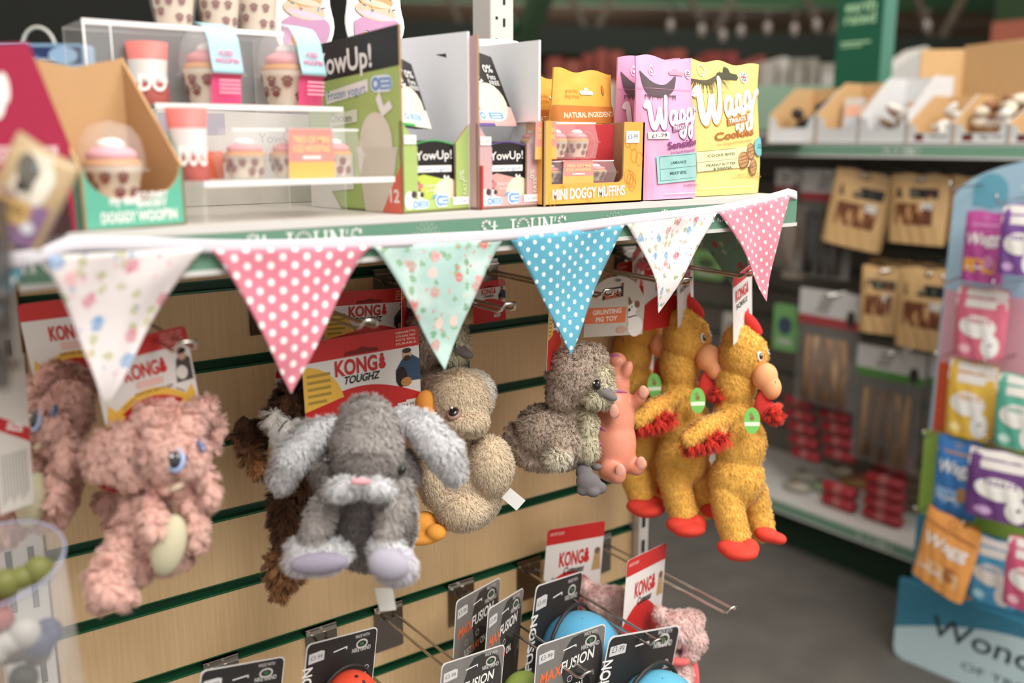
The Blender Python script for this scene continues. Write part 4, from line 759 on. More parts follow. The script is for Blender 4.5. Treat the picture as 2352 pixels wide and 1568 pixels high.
def bake(blobs, D, vox, sm=4, extra=0):
    b = MB()
    for e in blobs: p, R, r, c = place(D, e); b.ell(p, tuple(x - min(extra, .4 * min(r)) for x in r), WH, 20, 14, R)
    me = bpy.data.meshes.new('tmp'); me.from_pydata(b.v, [], b.f); ob = bpy.data.objects.new('tmp', me); COL.objects.link(ob)
    md = ob.modifiers.new('r', 'REMESH'); md.mode = 'VOXEL'; md.voxel_size = vox; md.use_smooth_shade = True
    m2 = ob.modifiers.new('s', 'SMOOTH'); m2.iterations = sm; m2.factor = .6
    dg = bpy.context.evaluated_depsgraph_get(); out = bpy.data.meshes.new_from_object(ob.evaluated_get(dg)); bpy.data.objects.remove(ob); bpy.data.meshes.remove(me); return out
def arrays(me):
    n = len(me.vertices); co = np.empty(n * 3); me.vertices.foreach_get('co', co); no = np.empty(n * 3); me.vertices.foreach_get('normal', no)
    me.calc_loop_triangles(); t = np.empty(len(me.loop_triangles) * 3, dtype=np.int32); me.loop_triangles.foreach_get('vertices', t); return co.reshape(-1, 3), no.reshape(-1, 3), t.reshape(-1, 3)
def nrmz(a): return a / np.maximum(np.linalg.norm(a, axis=1, keepdims=True), 1e-9)
BODYT = {}
def noise3(p, s, amp): return np.array([list(noise.noise_vector(Vector(q) * s)) for q in p]) * amp
def furry(name, parent, blobs, D, cols, n=20000, ln=.01, wd=.0006, clump=.5, csize=.010, comb=(0, 0, -.5), lump=.0, lumps=60, vox=.0035, sm=4, spread=.35, label=None, seed=1, nb=.9, lay=.5, darker=.8, cvar=.08, sheen=.2):
    rng = np.random.default_rng(seed); me = bake(blobs, D, vox, sm, ln * .55); co, no, tri = arrays(me)
    if lump: co = co + no * (np.array([noise.noise(Vector(p) * lumps) + .5 * noise.noise(Vector(p) * lumps * 2.1) for p in co])[:, None] * lump)
    C = []; RR = []; CC = []; rm = []
    for e in blobs: p, R, r, c = place(D, e); C.append(p); RR.append(np.array(R)); CC.append(c); rm.append(r)
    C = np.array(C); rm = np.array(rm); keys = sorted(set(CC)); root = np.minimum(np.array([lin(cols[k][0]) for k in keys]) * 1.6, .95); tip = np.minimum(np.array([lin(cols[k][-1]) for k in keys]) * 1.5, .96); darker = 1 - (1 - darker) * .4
    def region(p):
        best = np.full(len(p), 1e9); idx = np.zeros(len(p), int)
        for i in range(len(C)):
            q = np.linalg.norm(((p - C[i]) @ RR[i]) / rm[i], axis=1) - 1; q = q * rm[i].min(); s = q < best; best[s] = q[s]; idx[s] = keys.index(CC[i])
        return idx
    ti = rng.random(n); v0, v1, v2 = co[tri[:, 0]], co[tri[:, 1]], co[tri[:, 2]]; ar = np.linalg.norm(np.cross(v1 - v0, v2 - v0), axis=1); cs = np.cumsum(ar); f = np.searchsorted(cs, ti * cs[-1]).clip(0, len(tri) - 1)
    r1, r2 = np.sqrt(rng.random(n)), rng.random(n); w0, w1, w2 = (1 - r1)[:, None], (r1 * (1 - r2))[:, None], (r1 * r2)[:, None]
    p = v0[f] * w0 + v1[f] * w1 + v2[f] * w2; N_ = nrmz(no[tri[f, 0]] * w0 + no[tri[f, 1]] * w1 + no[tri[f, 2]] * w2)
    cm = np.array(comb, float); L_ = ln * (.65 + .6 * rng.random(n))[:, None]
    d = nrmz(N_ * lay + nrmz(cm - N_ * (N_ @ cm)[:, None] + rng.normal(0, .05, (n, 3))) * .8 + rng.normal(0, spread, (n, 3)))
    tipp = p + d * L_
    if clump > 0:
        area_ = cs[-1]; nc = max(8, int(area_ / csize ** 2)); ci = rng.choice(n, nc, replace=False); kd = KDTree(nc)
        for i, k in enumerate(ci): kd.insert(p[k], i)
        kd.balance(); near = np.array([kd.find(q)[1] for q in p]); ct = p[ci] + nrmz(N_[ci] * (lay + .2) + nrmz(cm - N_[ci] * (N_[ci] @ cm)[:, None]) * .7 + rng.normal(0, .45, (nc, 3))) * ln * 1.1
        tipp = tipp * (1 - clump) + ct[near] * clump; cvr = rng.normal(1, cvar, (nc, 1))[near]
    else: cvr = 1
    mid = p * .45 + tipp * .55 + N_ * L_ * .18; dd_ = nrmz(tipp - p); W_ = nrmz(np.cross(dd_, N_) + rng.normal(0, .12, (n, 3))); sg = np.sign((np.cross(W_, dd_) * N_).sum(1)); sg[sg == 0] = 1; W_ = W_ * sg[:, None] * wd
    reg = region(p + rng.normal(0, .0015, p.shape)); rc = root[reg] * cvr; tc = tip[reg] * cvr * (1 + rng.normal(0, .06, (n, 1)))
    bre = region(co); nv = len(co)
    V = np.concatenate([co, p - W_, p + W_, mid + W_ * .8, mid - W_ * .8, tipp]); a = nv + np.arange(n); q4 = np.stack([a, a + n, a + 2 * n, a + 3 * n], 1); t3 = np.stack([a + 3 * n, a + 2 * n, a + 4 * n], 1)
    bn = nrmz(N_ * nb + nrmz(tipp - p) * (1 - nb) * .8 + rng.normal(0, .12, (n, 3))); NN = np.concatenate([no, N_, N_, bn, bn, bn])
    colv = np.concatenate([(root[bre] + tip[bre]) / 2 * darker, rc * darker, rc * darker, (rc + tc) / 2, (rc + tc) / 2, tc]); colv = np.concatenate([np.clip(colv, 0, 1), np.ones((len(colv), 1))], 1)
    nq, nt, nb_ = len(q4), len(t3), len(tri); loops = np.concatenate([tri.ravel(), q4.ravel(), t3.ravel()]).astype(np.int32); tot = np.concatenate([np.full(nb_, 3), np.full(nq, 4), np.full(nt, 3)]); st = np.concatenate([[0], np.cumsum(tot)[:-1]]).astype(np.int32)
    m = bpy.data.meshes.new(name); m.vertices.add(len(V)); m.vertices.foreach_set('co', V.astype(np.float32).ravel()); m.loops.add(len(loops)); m.loops.foreach_set('vertex_index', loops); m.polygons.add(len(tot)); m.polygons.foreach_set('loop_start', st)
    m.update(calc_edges=True); m.polygons.foreach_set('use_smooth', np.ones(len(tot), bool)); at = m.color_attributes.new('Col', 'FLOAT_COLOR', 'POINT'); at.data.foreach_set('color', colv.astype(np.float32).ravel())
    m.normals_split_custom_set_from_vertices(nrmz(NN).astype(np.float32).tolist()); m.materials.append(fur_mat('plush_fur', .9, sheen))
    bv = BVHTree.FromPolygons([Vector(x) for x in co], [tuple(t) for t in tri.tolist()]); BODYT['t'] = bv; bpy.data.meshes.remove(me)
    return link_mesh(m, name, parent, **({'label': label} if label else {}))
def hit(u, v, bv=None):
    r = ray(u, v).normalized(); h = (bv or BODYT['t']).ray_cast(C0, r)
    return h[0], h[1]
def eye(parent, u, v, px, D, iris='1A1614', ring=None, lift=.002, asp=1.2, glint=True, bv=None):
    h, n = hit(u, v, bv)
    if h is None: return
    r = px * D / FPX; x = n.cross(Vector((0, 0, 1))); x = -x if x.dot(RT) < 0 else x; z = x.cross(n); z = -z if z.z < 0 else z; R = Matrix((x.normalized(), n, z.normalized())).transposed(); h = h + n * lift
    b = MB()
    if ring: b.ell(h - n * r * .2, (r * 1.45, r * .55, r * 1.45 * asp), mt(ring, .4), 16, 10, R)
    b.ell(h + n * r * .08, (r, r * .7, r * asp), mt(iris, .08, spec=.9, var=0), 16, 10, R)
    if glint: b.ell(h + n * r * .62 + x.normalized() * -r * .25 + Vector((0, 0, r * .45)), r * .24, mt('F4F4F4', .2), 8, 6)
    b.build('eye', parent)
def smooth_part(name, parent, blobs, D, col, vox=.0018, sm=6, lump=.0, label=None, rough=.85, sheen=.5):
    me = bake(blobs, D, vox, sm); me.materials.clear(); me.materials.append(mt(col, rough, var=.06, scale=300, bump=.15))
    BODYT['p'] = BVHTree.FromPolygons([v.co.copy() for v in me.vertices], [tuple(p.vertices) for p in me.polygons])
    return link_mesh(me, name, parent, **({'label': label} if label else {}))
def string(parent, a, c, name='string', m='6A4A3A', r=.0004): b = MB(); b.tube([a, (Vector(a) + Vector(c)) / 2 + Vector((.002, 0, 0)), c], r, mt(m), 5); b.build(name, parent)

RED_ = mt('C91A16', .4, var=.03); YEL = mt('E8B42A', .45); CW = mt('DEDAD6', .45, var=.02)
def kong(b, x, y, h, sub=None, m=RED_, w=None, subm=BLK, sh=.25):
    b.text('KONG', x, y, h, m, .05, w=w or h * 2.5); ww = w or h * 2.5; cx = x + ww * .62; b.disc(cx, y + h * .24, h * .27, m, h * .26); b.disc(cx, y + h * .62, h * .2, m, h * .22); b.disc(cx, y + h * .92, h * .13, m, h * .15)
    if sub: b.text(sub, x + ww * .1, y - h * .62, h * .5, subm, .04, w=ww * .85, shear=sh)
def header(parent, M, w, h, style, name='header_card', price=None):
    """printed header card in its own plane: origin bottom-left, style dict"""
    b = MB(); b.M = M; b.ext(rrect(0, 0, w, h, .006, corners=(0, 0, 1, 1)), -.0006, 0, CW); b.lz = .0003; s = style
    if s == 'tough' or s == 'comfort':
        b.poly(rrect(0, h * .83, w, h, .006, corners=(0, 0, 1, 1)), RED_); arc = [(w * i / 16, h * (.40 + .17 * math.sin(math.pi * (i / 16 * .9 + .08)))) for i in range(17)]; b.poly([(0, 0), (w, 0)] + arc[::-1], RED_)
        if s == 'tough': b.poly([(0, h * .43), (0, h * .80)] + [(w * .33 * math.sin(a), h * (.43 + .37 * math.cos(a))) for a in [i * math.pi / 16 for i in range(1, 8)]] + [(w * .30, h * .50)], YEL); [b.rect(w * .03, h * (.71 - .055 * k), w * (.22 if k < 4 else .18), h * (.735 - .055 * k), mt('A88A2A')) for k in range(5)]
        kong(b, w * .44, h * .685, h * .125, 'TOUGHZ' if s == 'tough' else 'Comfort', w=w * .36)
        b.poly([(w * .78, h * .54), (w, h * .53), (w, h * .71), (w * .93, h * .76), (w * .84, h * .73), (w * .78, h * .64)], mt('2E4A66', .6)); b.disc(w * .885, h * .765, w * .04, mt('C9A080', .7), h * .05); b.disc(w * .885, h * .80, w * .04, mt('3A2A22'), h * .022); b.disc(w * .885, h * .735, w * .035, mt('3A2A22'), h * .025)
        b.disc(w * .83, h * .58, w * .05, mt('2A211E', .8), h * .09); b.disc(w * .87, h * .53, w * .05, mt('B9803E', .8), h * .04)
        for k in range(4): b.text(('GEHARTTE', 'COUDRE REEF', 'POTE SPOL', 'DURABLE')[k], w * .88, h * (.955 - .032 * k), h * .018, mt('F0D9C0'), .01, w=w * .18)
        b.poly([(w * .34, h * .845), (w * .36, h * .875), (w * .45, h * .88), (w * .5, h * .9), (w * .55, h * .88), (w * .62, h * .875), (w * .64, h * .845)], mt('7A1410', .6))
    elif s == 'arrow':
        b.poly(rrect(0, h * .82, w, h, .006, corners=(0, 0, 1, 1)), RED_); b.poly([(0, 0), (w, 0), (w, h * .2)] + [(w * (1 - i / 12), h * (.18 + .22 * math.sin(math.pi * i / 12))) for i in range(13)], RED_)
        top = [(w * i / 14, h * (.24 + .24 * math.sin(math.pi * i / 14))) for i in range(15)]; bot = [(w * i / 14, h * (.18 + .22 * math.sin(math.pi * i / 14))) for i in range(15)]; b.poly(top + bot[::-1], YEL); b.poly([(0, h * .16), (w * .22, h * .26), (w * .06, h * .42)], YEL); b.poly([(w, h * .16), (w * .8, h * .26), (w * .95, h * .42)], YEL)
        b.line([(w * .2, h * .345), (w * .34, h * .415)], h * .008, BLK); b.text('SLIDE EARS SIDE TO SIDE', w * .55, h * .435, h * .03, mt('6A4A10'), .02, w=w * .4); b.line([(w * .78, h * .41), (w * .86, h * .36)], h * .008, BLK)
        kong(b, w * .46, h * .6, h * .14, None, w=w * .36); b.rect(w * .38, h * .5, w * .66, h * .57, mt('E3B6AC'))
        b.poly([(w * .8, h * .46), (w * .98, h * .46), (w * .98, h * .68), (w * .9, h * .74), (w * .83, h * .68)], mt('4A423E', .7)); b.disc(w * .9, h * .72, w * .045, mt('C99A80', .7), h * .05); b.disc(w * .9, h * .765, w * .05, mt('2A1E1A'), h * .03); b.disc(w * .87, h * .55, w * .06, mt('D9D4CC', .7), h * .07)
        for k in range(4): b.text(('SLIDE AND REEF', 'SQUEAKS SOFT', 'FUZZ SPOL', 'DEHNBARE')[k], w * .83, h * (.955 - .035 * k), h * .018, mt('F0C9C0'), .01, w=w * .24)
    elif s == 'red':
        b.poly(rrect(0, h * .84, w, h, .006, corners=(0, 0, 1, 1)), RED_); arc = [(w * i / 14, h * (.22 + .32 * math.sin(math.pi * (i / 14 * .8 + .16)))) for i in range(15)]; b.poly([(0, 0), (w, 0)] + arc[::-1], RED_); kong(b, w * .45, h * .6, h * .14, 'Cuteseas', w=w * .42, sh=.3); b.text('NEW SOFT SQUEAK', w * .17, h * .93, h * .03, mt('F0C9C0'), .01, w=w * .24); b.poly([(w * .82, h * .5), (w * .98, h * .5), (w * .95, h * .72), (w * .86, h * .7)], mt('B9935E')); b.disc(w * .9, h * .7, w * .05, mt('7A5A44'))
    elif s == 'strip':
        b.poly([(0, h * .86), (w, h * .86), (w, h), (0, h)], RED_); kong(b, w * .4, h * .62, h * .16, None, w=w * .55); b.text('SQEEZ', w * .45, h * .5, h * .07, BLK, .03, w=w * .6)
    if price: b.rect(w * price[0], h * price[1], w * (price[0] + .17), h * (price[1] + .075), mt('DAD6D2')); b.rect(w * (price[0] + .08), h * (price[1] + .012), w * (price[0] + .2), h * (price[1] + .09), mt('DAD6D2')); b.text(price[2], w * (price[0] + .09), h * (price[1] + .03), h * .032, mt('5A4A50'), .01)
    return b.build(name, parent)
def cardM(tl, y, tr, y2, hpx):
    """card plane from the places of its top corners; returns frame at its lower left, width, height"""
    a, c = P(*tl, y=y), P(*tr, y=y2); h = hpx * depth(a) / FPX / math.cos(PITCH); w = (c - a).length; x = (c - a).normalized(); up = Vector((0, 0, 1)); up = (up - x * up.dot(x)).normalized(); return frame(a - up * h, x, up), w, h

# ---- pink elephant
def elephant():
    D = .97; t = thing('plush_elephant', 'pink shaggy plush elephant with a blue eye hanging in front at the left', 'plush toy', P(350, 1420, d=D), 'pink plush elephants'); PK = {'p': ('C0968A', 'D4AEA2'), 'i': ('C9877E', 'D9A094')}
    B = [E_(385, 1030, 82, 92, 'p', -.01, 80), E_(360, 965, 68, 52, 'p', 0, 60), E_(425, 975, 55, 48, 'p', .0, 50), E_(400, 1105, 58, 42, 'p', -.01, 50), E_(445, 1060, 38, 52, 'p', -.025, 40)]
    B += [E_(275, 1042, 94, 76, 'p', -.02, 32, 12), E_(215, 1035, 36, 26, 'p', -.01, 22, 10), E_(295, 1090, 68, 36, 'p', -.015, 28, -6), E_(300, 1000, 60, 36, 'p', -.005, 30, 20)]
    B += [E_(470, 945, 44, 44, 'p', .035, 28), E_(497, 985, 26, 46, 'p', .045, 24), E_(485, 1020, 22, 30, 'p', .045, 20)]
    B += K_([(472, 1090, 24, -.02), (485, 1140, 24, -.02), (470, 1160, 20, -.015)], 'p', 3)
    B += [E_(335, 1210, 68, 105, 'p', .01, 62), E_(380, 1250, 58, 75, 'p', .0, 55)] + K_([(345, 1155, 34, -.02), (352, 1195, 32, -.035), (358, 1222, 26, -.04)], 'p', 3) + K_([(430, 1150, 26, -.01), (452, 1205, 26, -.02), (455, 1250, 22, -.02)], 'p', 3)
    B += K_([(300, 1240, 50, .0), (268, 1300, 48, -.015), (250, 1350, 55, -.03)], 'p', 3) + [E_(228, 1330, 38, 34, 'p', -.03), E_(285, 1375, 42, 28, 'p', -.035), E_(232, 1398, 22, 14, 'p', -.02)] + K_([(330, 1290, 36, 0), (320, 1320, 30, 0)], 'p', 2)
    B += [E_(452, 1240, 36, 42, 'p', .05), E_(435, 1290, 26, 24, 'p', .06)]
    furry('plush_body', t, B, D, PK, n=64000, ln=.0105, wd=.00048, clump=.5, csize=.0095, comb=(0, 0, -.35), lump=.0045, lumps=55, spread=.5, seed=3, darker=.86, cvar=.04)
    eye(t, 412, 1056, 15, D, '20242E', '9DB4E0', .009, 1.35); eye(t, 457, 1036, 8, D, '4A5A86', None, .008, 2.2)
    smooth_part('belly_patch', t, [E_(388, 1252, 38, 72, 'b', -.030, 34, -14)], D, 'BDB696', label='smooth cream belly patch'); smooth_part('mouth', t, [E_(408, 1118, 22, 9, 'b', -.035, 10, 30)], D, 'CDB79C')
    smooth_part('collar', t, [E_(248, 1120, 30, 8, 'b', -.0, 12, -20)], D, 'A31A20'); M, w, h = cardM((203, 800), .985, (425, 746), .99, 245); header(t, M, w, h, 'arrow'); return t
el = elephant()
l = Vector(el.location); e2 = copy_tree(el, l + Vector((-.075, .135, .028)), math.radians(-38), 'second pink plush elephant, shaded, hanging behind and left of the front one')

# ---- grey lop rabbit
def rabbit():
    D = 1.075; t = thing('plush_rabbit', 'silver grey lop-eared plush rabbit with a pink nose hanging by a red card', 'plush toy', P(840, 1350, d=D)); G = {'g': ('7E7773', 'A8A29E'), 'd': ('625B58', '827B77'), 'l': ('A2A2A3', 'D0D0D2'), 'w': ('AEABB4', 'CCC9D2')}
    B = [E_(845, 1030, 88, 92, 'g', -.02, 78), E_(848, 985, 74, 62, 'g', -.02, 66), E_(840, 945, 62, 42, 'g', .01, 50), E_(838, 1075, 66, 50, 'd', -.05, 50), E_(760, 1085, 52, 62, 'd', .0, 48), E_(915, 1085, 58, 66, 'd', .0, 48)]
    B += [E_(795, 1122, 48, 28, 'l', -.085, 36, 6), E_(870, 1122, 46, 28, 'l', -.085, 36, -6), E_(765, 1120, 36, 28, 'g', -.03, 30), E_(918, 1120, 36, 30, 'g', -.03, 30)]
    B += K_([(765, 980, 36, .0), (712, 1005, 44, -.01), (668, 1055, 50, -.015), (645, 1100, 42, -.01)], 'l', 3) + K_([(915, 962, 34, .0), (975, 985, 46, -.01), (1022, 1040, 50, -.01), (1042, 1085, 36, -.005)], 'l', 3)
    B += [E_(838, 1205, 122, 112, 'd', .005, 66), E_(912, 1190, 52, 130, 'l', .02, 40), E_(905, 1280, 50, 50, 'g', .0, 40)]
    B += K_([(755, 1150, 36, -.02), (735, 1190, 42, -.045), (722, 1225, 34, -.055)], 'g', 3) + K_([(895, 1150, 38, -.02), (905, 1185, 40, -.05), (890, 1225, 30, -.06)], 'g', 3)
    B += [E_(735, 1265, 84, 40, 'l', -.05, 46, -6), E_(690, 1290, 46, 34, 'l', -.05, 40), E_(728, 1295, 76, 28, 'w', -.07, 30, 4), E_(885, 1265, 48, 40, 'l', -.06, 44), E_(905, 1300, 58, 46, 'w', -.075, 40, -14)]
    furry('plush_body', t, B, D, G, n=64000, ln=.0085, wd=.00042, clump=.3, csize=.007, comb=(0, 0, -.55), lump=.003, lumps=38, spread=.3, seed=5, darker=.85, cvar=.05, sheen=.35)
    eye(t, 902, 1068, 11, D, '171412', None, .012, 1.2); eye(t, 772, 1055, 8, D, '171412', None, .010, 1.2)
    smooth_part('foot_sole', t, [E_(732, 1293, 64, 24, 's', -.092, 20, 4)], D, '8F8899', label='smooth lavender sole'); smooth_part('foot_sole', t, [E_(892, 1296, 46, 34, 's', -.098, 26, -14)], D, 'A09CAA', label='smooth pale lavender sole')
    smooth_part('nose', t, [E_(828, 1106, 24, 9, 'n', -.108, 9)], D, 'D99AA0', label='pink stitched nose'); b = MB(); q = P(832, 1136, d=D - .108); b.tube([q + UP * .006, q - UP * .010], .0012, mt('5A5256')); b.build('mouth_stitch', t)
    b = MB(); h0 = P(885, 1350, d=D - .02); b.M = frame(h0, (RT - UP * .0), -UP * 1 + RT * .3); b.ext([(-.012, 0), (.008, 0), (.012, .024), (-.006, .026)], 0, .0006, mt('D2CFC8')); b.build('sewn_label', t)
    M, w, h = cardM((690, 790), 1.035, (960, 747), 1.035, 285); header(t, M, w, h, 'tough', price=(.78, .28, '£14-99'))
rabbit()
# ---- brown toy behind the rabbit
def brown():
    D = 1.19; t = thing('plush_squirrel', 'dark brown furry plush with a white muzzle hidden behind the grey rabbit', 'plush toy', P(640, 1390, d=D)); G = {'b': ('3A2418', '5E3E28'), 't': ('6A4428', '96683E'), 'w': ('B9B4AA', 'E4E1DB'), 'o': ('8F5C34', 'B07A4A')}
    B = [E_(675, 940, 62, 72, 'b'), E_(640, 955, 36, 34, 'b', -.02), E_(632, 965, 28, 30, 'w', -.05, 24), E_(655, 992, 36, 26, 'w', -.05, 24, 20), E_(700, 1080, 62, 110, 'b', .02), E_(665, 1200, 50, 130, 'b', .0, 40, 8), E_(650, 1300, 44, 60, 't', -.005, 34), E_(640, 1355, 22, 30, 't', -.005, 18), E_(672, 1328, 22, 26, 't', 0, 16)]
    B += K_([(610, 1000, 24, 0), (570, 990, 26, 0), (560, 960, 16, 0)], 'b', 2) + [E_(575, 1040, 24, 34, 't', -.01), E_(600, 1070, 30, 28, 'o', -.01), E_(555, 1010, 20, 28, 't', 0)]
    furry('plush_body', t, B, D, G, n=30000, ln=.016, wd=.0005, clump=.6, csize=.009, comb=(0, 0, -1.0), lump=.003, spread=.35, seed=7, cvar=.16)
    b = MB(); b.tube([P(640, 990, d=D - .085), P(652, 972, d=D - .088), P(660, 966, d=D - .082)], .0008, BLK); b.build('mouth_stitch', t); M, w, h = cardM((632, 850), 1.13, (800, 825), 1.13, 120); header(t, M, w, h, 'red', name='header_card')
    M, w, h = cardM((745, 672), 1.135, (948, 660), 1.135, 190); header(t, M, w, h, 'tough')
brown()
# ---- cream duck
def duck():
    D = 1.26; t = thing('plush_duck', 'cream plush duck with orange bill and feet turned away behind the grey rabbit', 'plush toy', P(1040, 1250, d=D)); G = {'c': ('BCA88C', 'C6B89E'), 'w': ('BEB8AC', 'CAC5BC'), 'p': ('BE9884', 'C4A494')}
    B = [E_(1055, 918, 80, 76, 'c', 0, 70), E_(1085, 905, 58, 60, 'w', .01, 60), E_(1065, 970, 62, 38, 'c', -.02, 56), E_(1000, 895, 34, 36, 'p', .01, 34), E_(1075, 1105, 92, 118, 'c', .03, 84), E_(1125, 1070, 58, 74, 'c', .0, 56), E_(1060, 1170, 66, 54, 'c', .0, 60), E_(1000, 1090, 44, 84, 'c', .0, 54)]
    furry('plush_body', t, B, D, G, n=46000, ln=.0065, wd=.00042, clump=.3, csize=.007, comb=(.1, 0, -.6), spread=.3, seed=9, darker=.92, cvar=.04, sheen=.4)
    eye(t, 1044, 953, 12, D, '171210', '9A7A6A', .005, 1.1); smooth_part('bill', t, [E_(978, 925, 24, 30, 'o', -.02, 20), E_(985, 950, 18, 10, 'o', -.03, 14)], D, 'F09A1E', label='orange bill')
    smooth_part('foot', t, [E_(975, 1205, 34, 32, 'o', -.0, 24), E_(1002, 1222, 24, 20, 'o', -.015, 18), E_(975, 1238, 40, 14, 'o', -.01, 18, 8)], D, 'F2A01E', label='orange webbed foot')
    b = MB(); b.M = frame(P(1165, 1128, d=D), RT * .75 - UP * .66, UP * .75 + RT * .66); b.ext([(0, -.011), (.026, -.011), (.026, .007), (0, .006)], 0, .0006, mt('DAD8D4')); [b.rect(.008, -.007 + .003 * k, .022, -.006 + .003 * k, mt('A9A7A3')) for k in range(4)]; b.build('sewn_label', t)
    M, w, h = cardM((955, 778), 1.115, (1078, 762), 1.115, 225); header(t, M, w, h, 'tough', price=(.7, .38, '£9-99'))
duck()
# ---- grey duckling
def duckling():
    D = 1.335; t = thing('plush_duckling', 'taupe plush duckling with cream face and grey bill under the blue pennant', 'plush toy', P(1290, 1140, d=D), 'taupe plush ducklings'); G = {'t': ('9A8574', 'C4B3A2'), 'c': ('BAB092', 'C4BEA6'), 'w': ('B3A28C', 'D9CFBC')}
    B = [E_(1325, 862, 72, 72, 't', 0, 66), E_(1345, 830, 54, 50, 't', -.0, 50), E_(1300, 900, 50, 48, 't', .0, 48), E_(1384, 890, 28, 52, 'c', -.02, 44, 4), E_(1368, 918, 30, 26, 'c', -.035, 26), E_(1392, 858, 18, 26, 'c', -.02, 30)]
    B += [E_(1265, 995, 88, 72, 't', .02, 66, -12), E_(1215, 1020, 58, 56, 't', .03, 50), E_(1180, 995, 32, 26, 't', .03), E_(1300, 1020, 62, 60, 't', -.0, 56), E_(1280, 1055, 36, 30, 'w', -.035, 24), E_(1350, 980, 26, 54, 'c', -.01, 40), E_(1352, 1030, 26, 40, 'c', -.015, 38), E_(1330, 950, 42, 40, 't', .01), E_(1250, 1062, 60, 22, 't', .02, 40)]
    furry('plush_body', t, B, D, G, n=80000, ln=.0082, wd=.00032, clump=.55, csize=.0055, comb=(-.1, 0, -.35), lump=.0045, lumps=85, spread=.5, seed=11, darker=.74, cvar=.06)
    eye(t, 1376, 884, 10, D, '14110F', None, .006, 1.25); smooth_part('bill', t, [E_(1388, 902, 18, 15, 'g', -.04, 14), E_(1400, 909, 17, 10, 'g', -.045, 12, -12), E_(1407, 914, 12, 8, 'g', -.045, 10)], D, '77706E', label='soft grey bill')
    smooth_part('foot', t, [E_(1342, 1085, 20, 20, 'g', -.02, 18), E_(1352, 1108, 30, 26, 'g', -.03, 18, -30), E_(1340, 1125, 16, 14, 'g', -.03, 12), E_(1362, 1130, 16, 12, 'g', -.035, 12), E_(1378, 1120, 16, 15, 'g', -.03, 12)], D, '6C6668', label='grey webbed foot'); smooth_part('foot', t, [E_(1370, 1072, 14, 9, 'g', 0, 12)], D, '6C6668', label='grey webbed foot')
    M, w, h = cardM((1262, 690), .99, (1292, 690), 1.06, 160); header(t, M, w, h, 'tough'); string(t, P(1254, 850, y=1.0), P(1252, 905, y=1.0)); return t
dl = duckling(); l = Vector(dl.location)
copy_tree(dl, l + Vector((-.155, .12, .055)), math.radians(10), 'second taupe plush duckling, shaded, hanging behind the cream duck')
hc = thing('header_card', 'small red and white header card behind the hooks beside the aqua pennant', 'card', P(1130, 740, y=1.15)); M, w, h = cardM((1085, 650), 1.165, (1160, 640), 1.165, 95); header(hc, M, w, h, 'comfort', name='card_front', price=(.62, .1, '£9-49'))
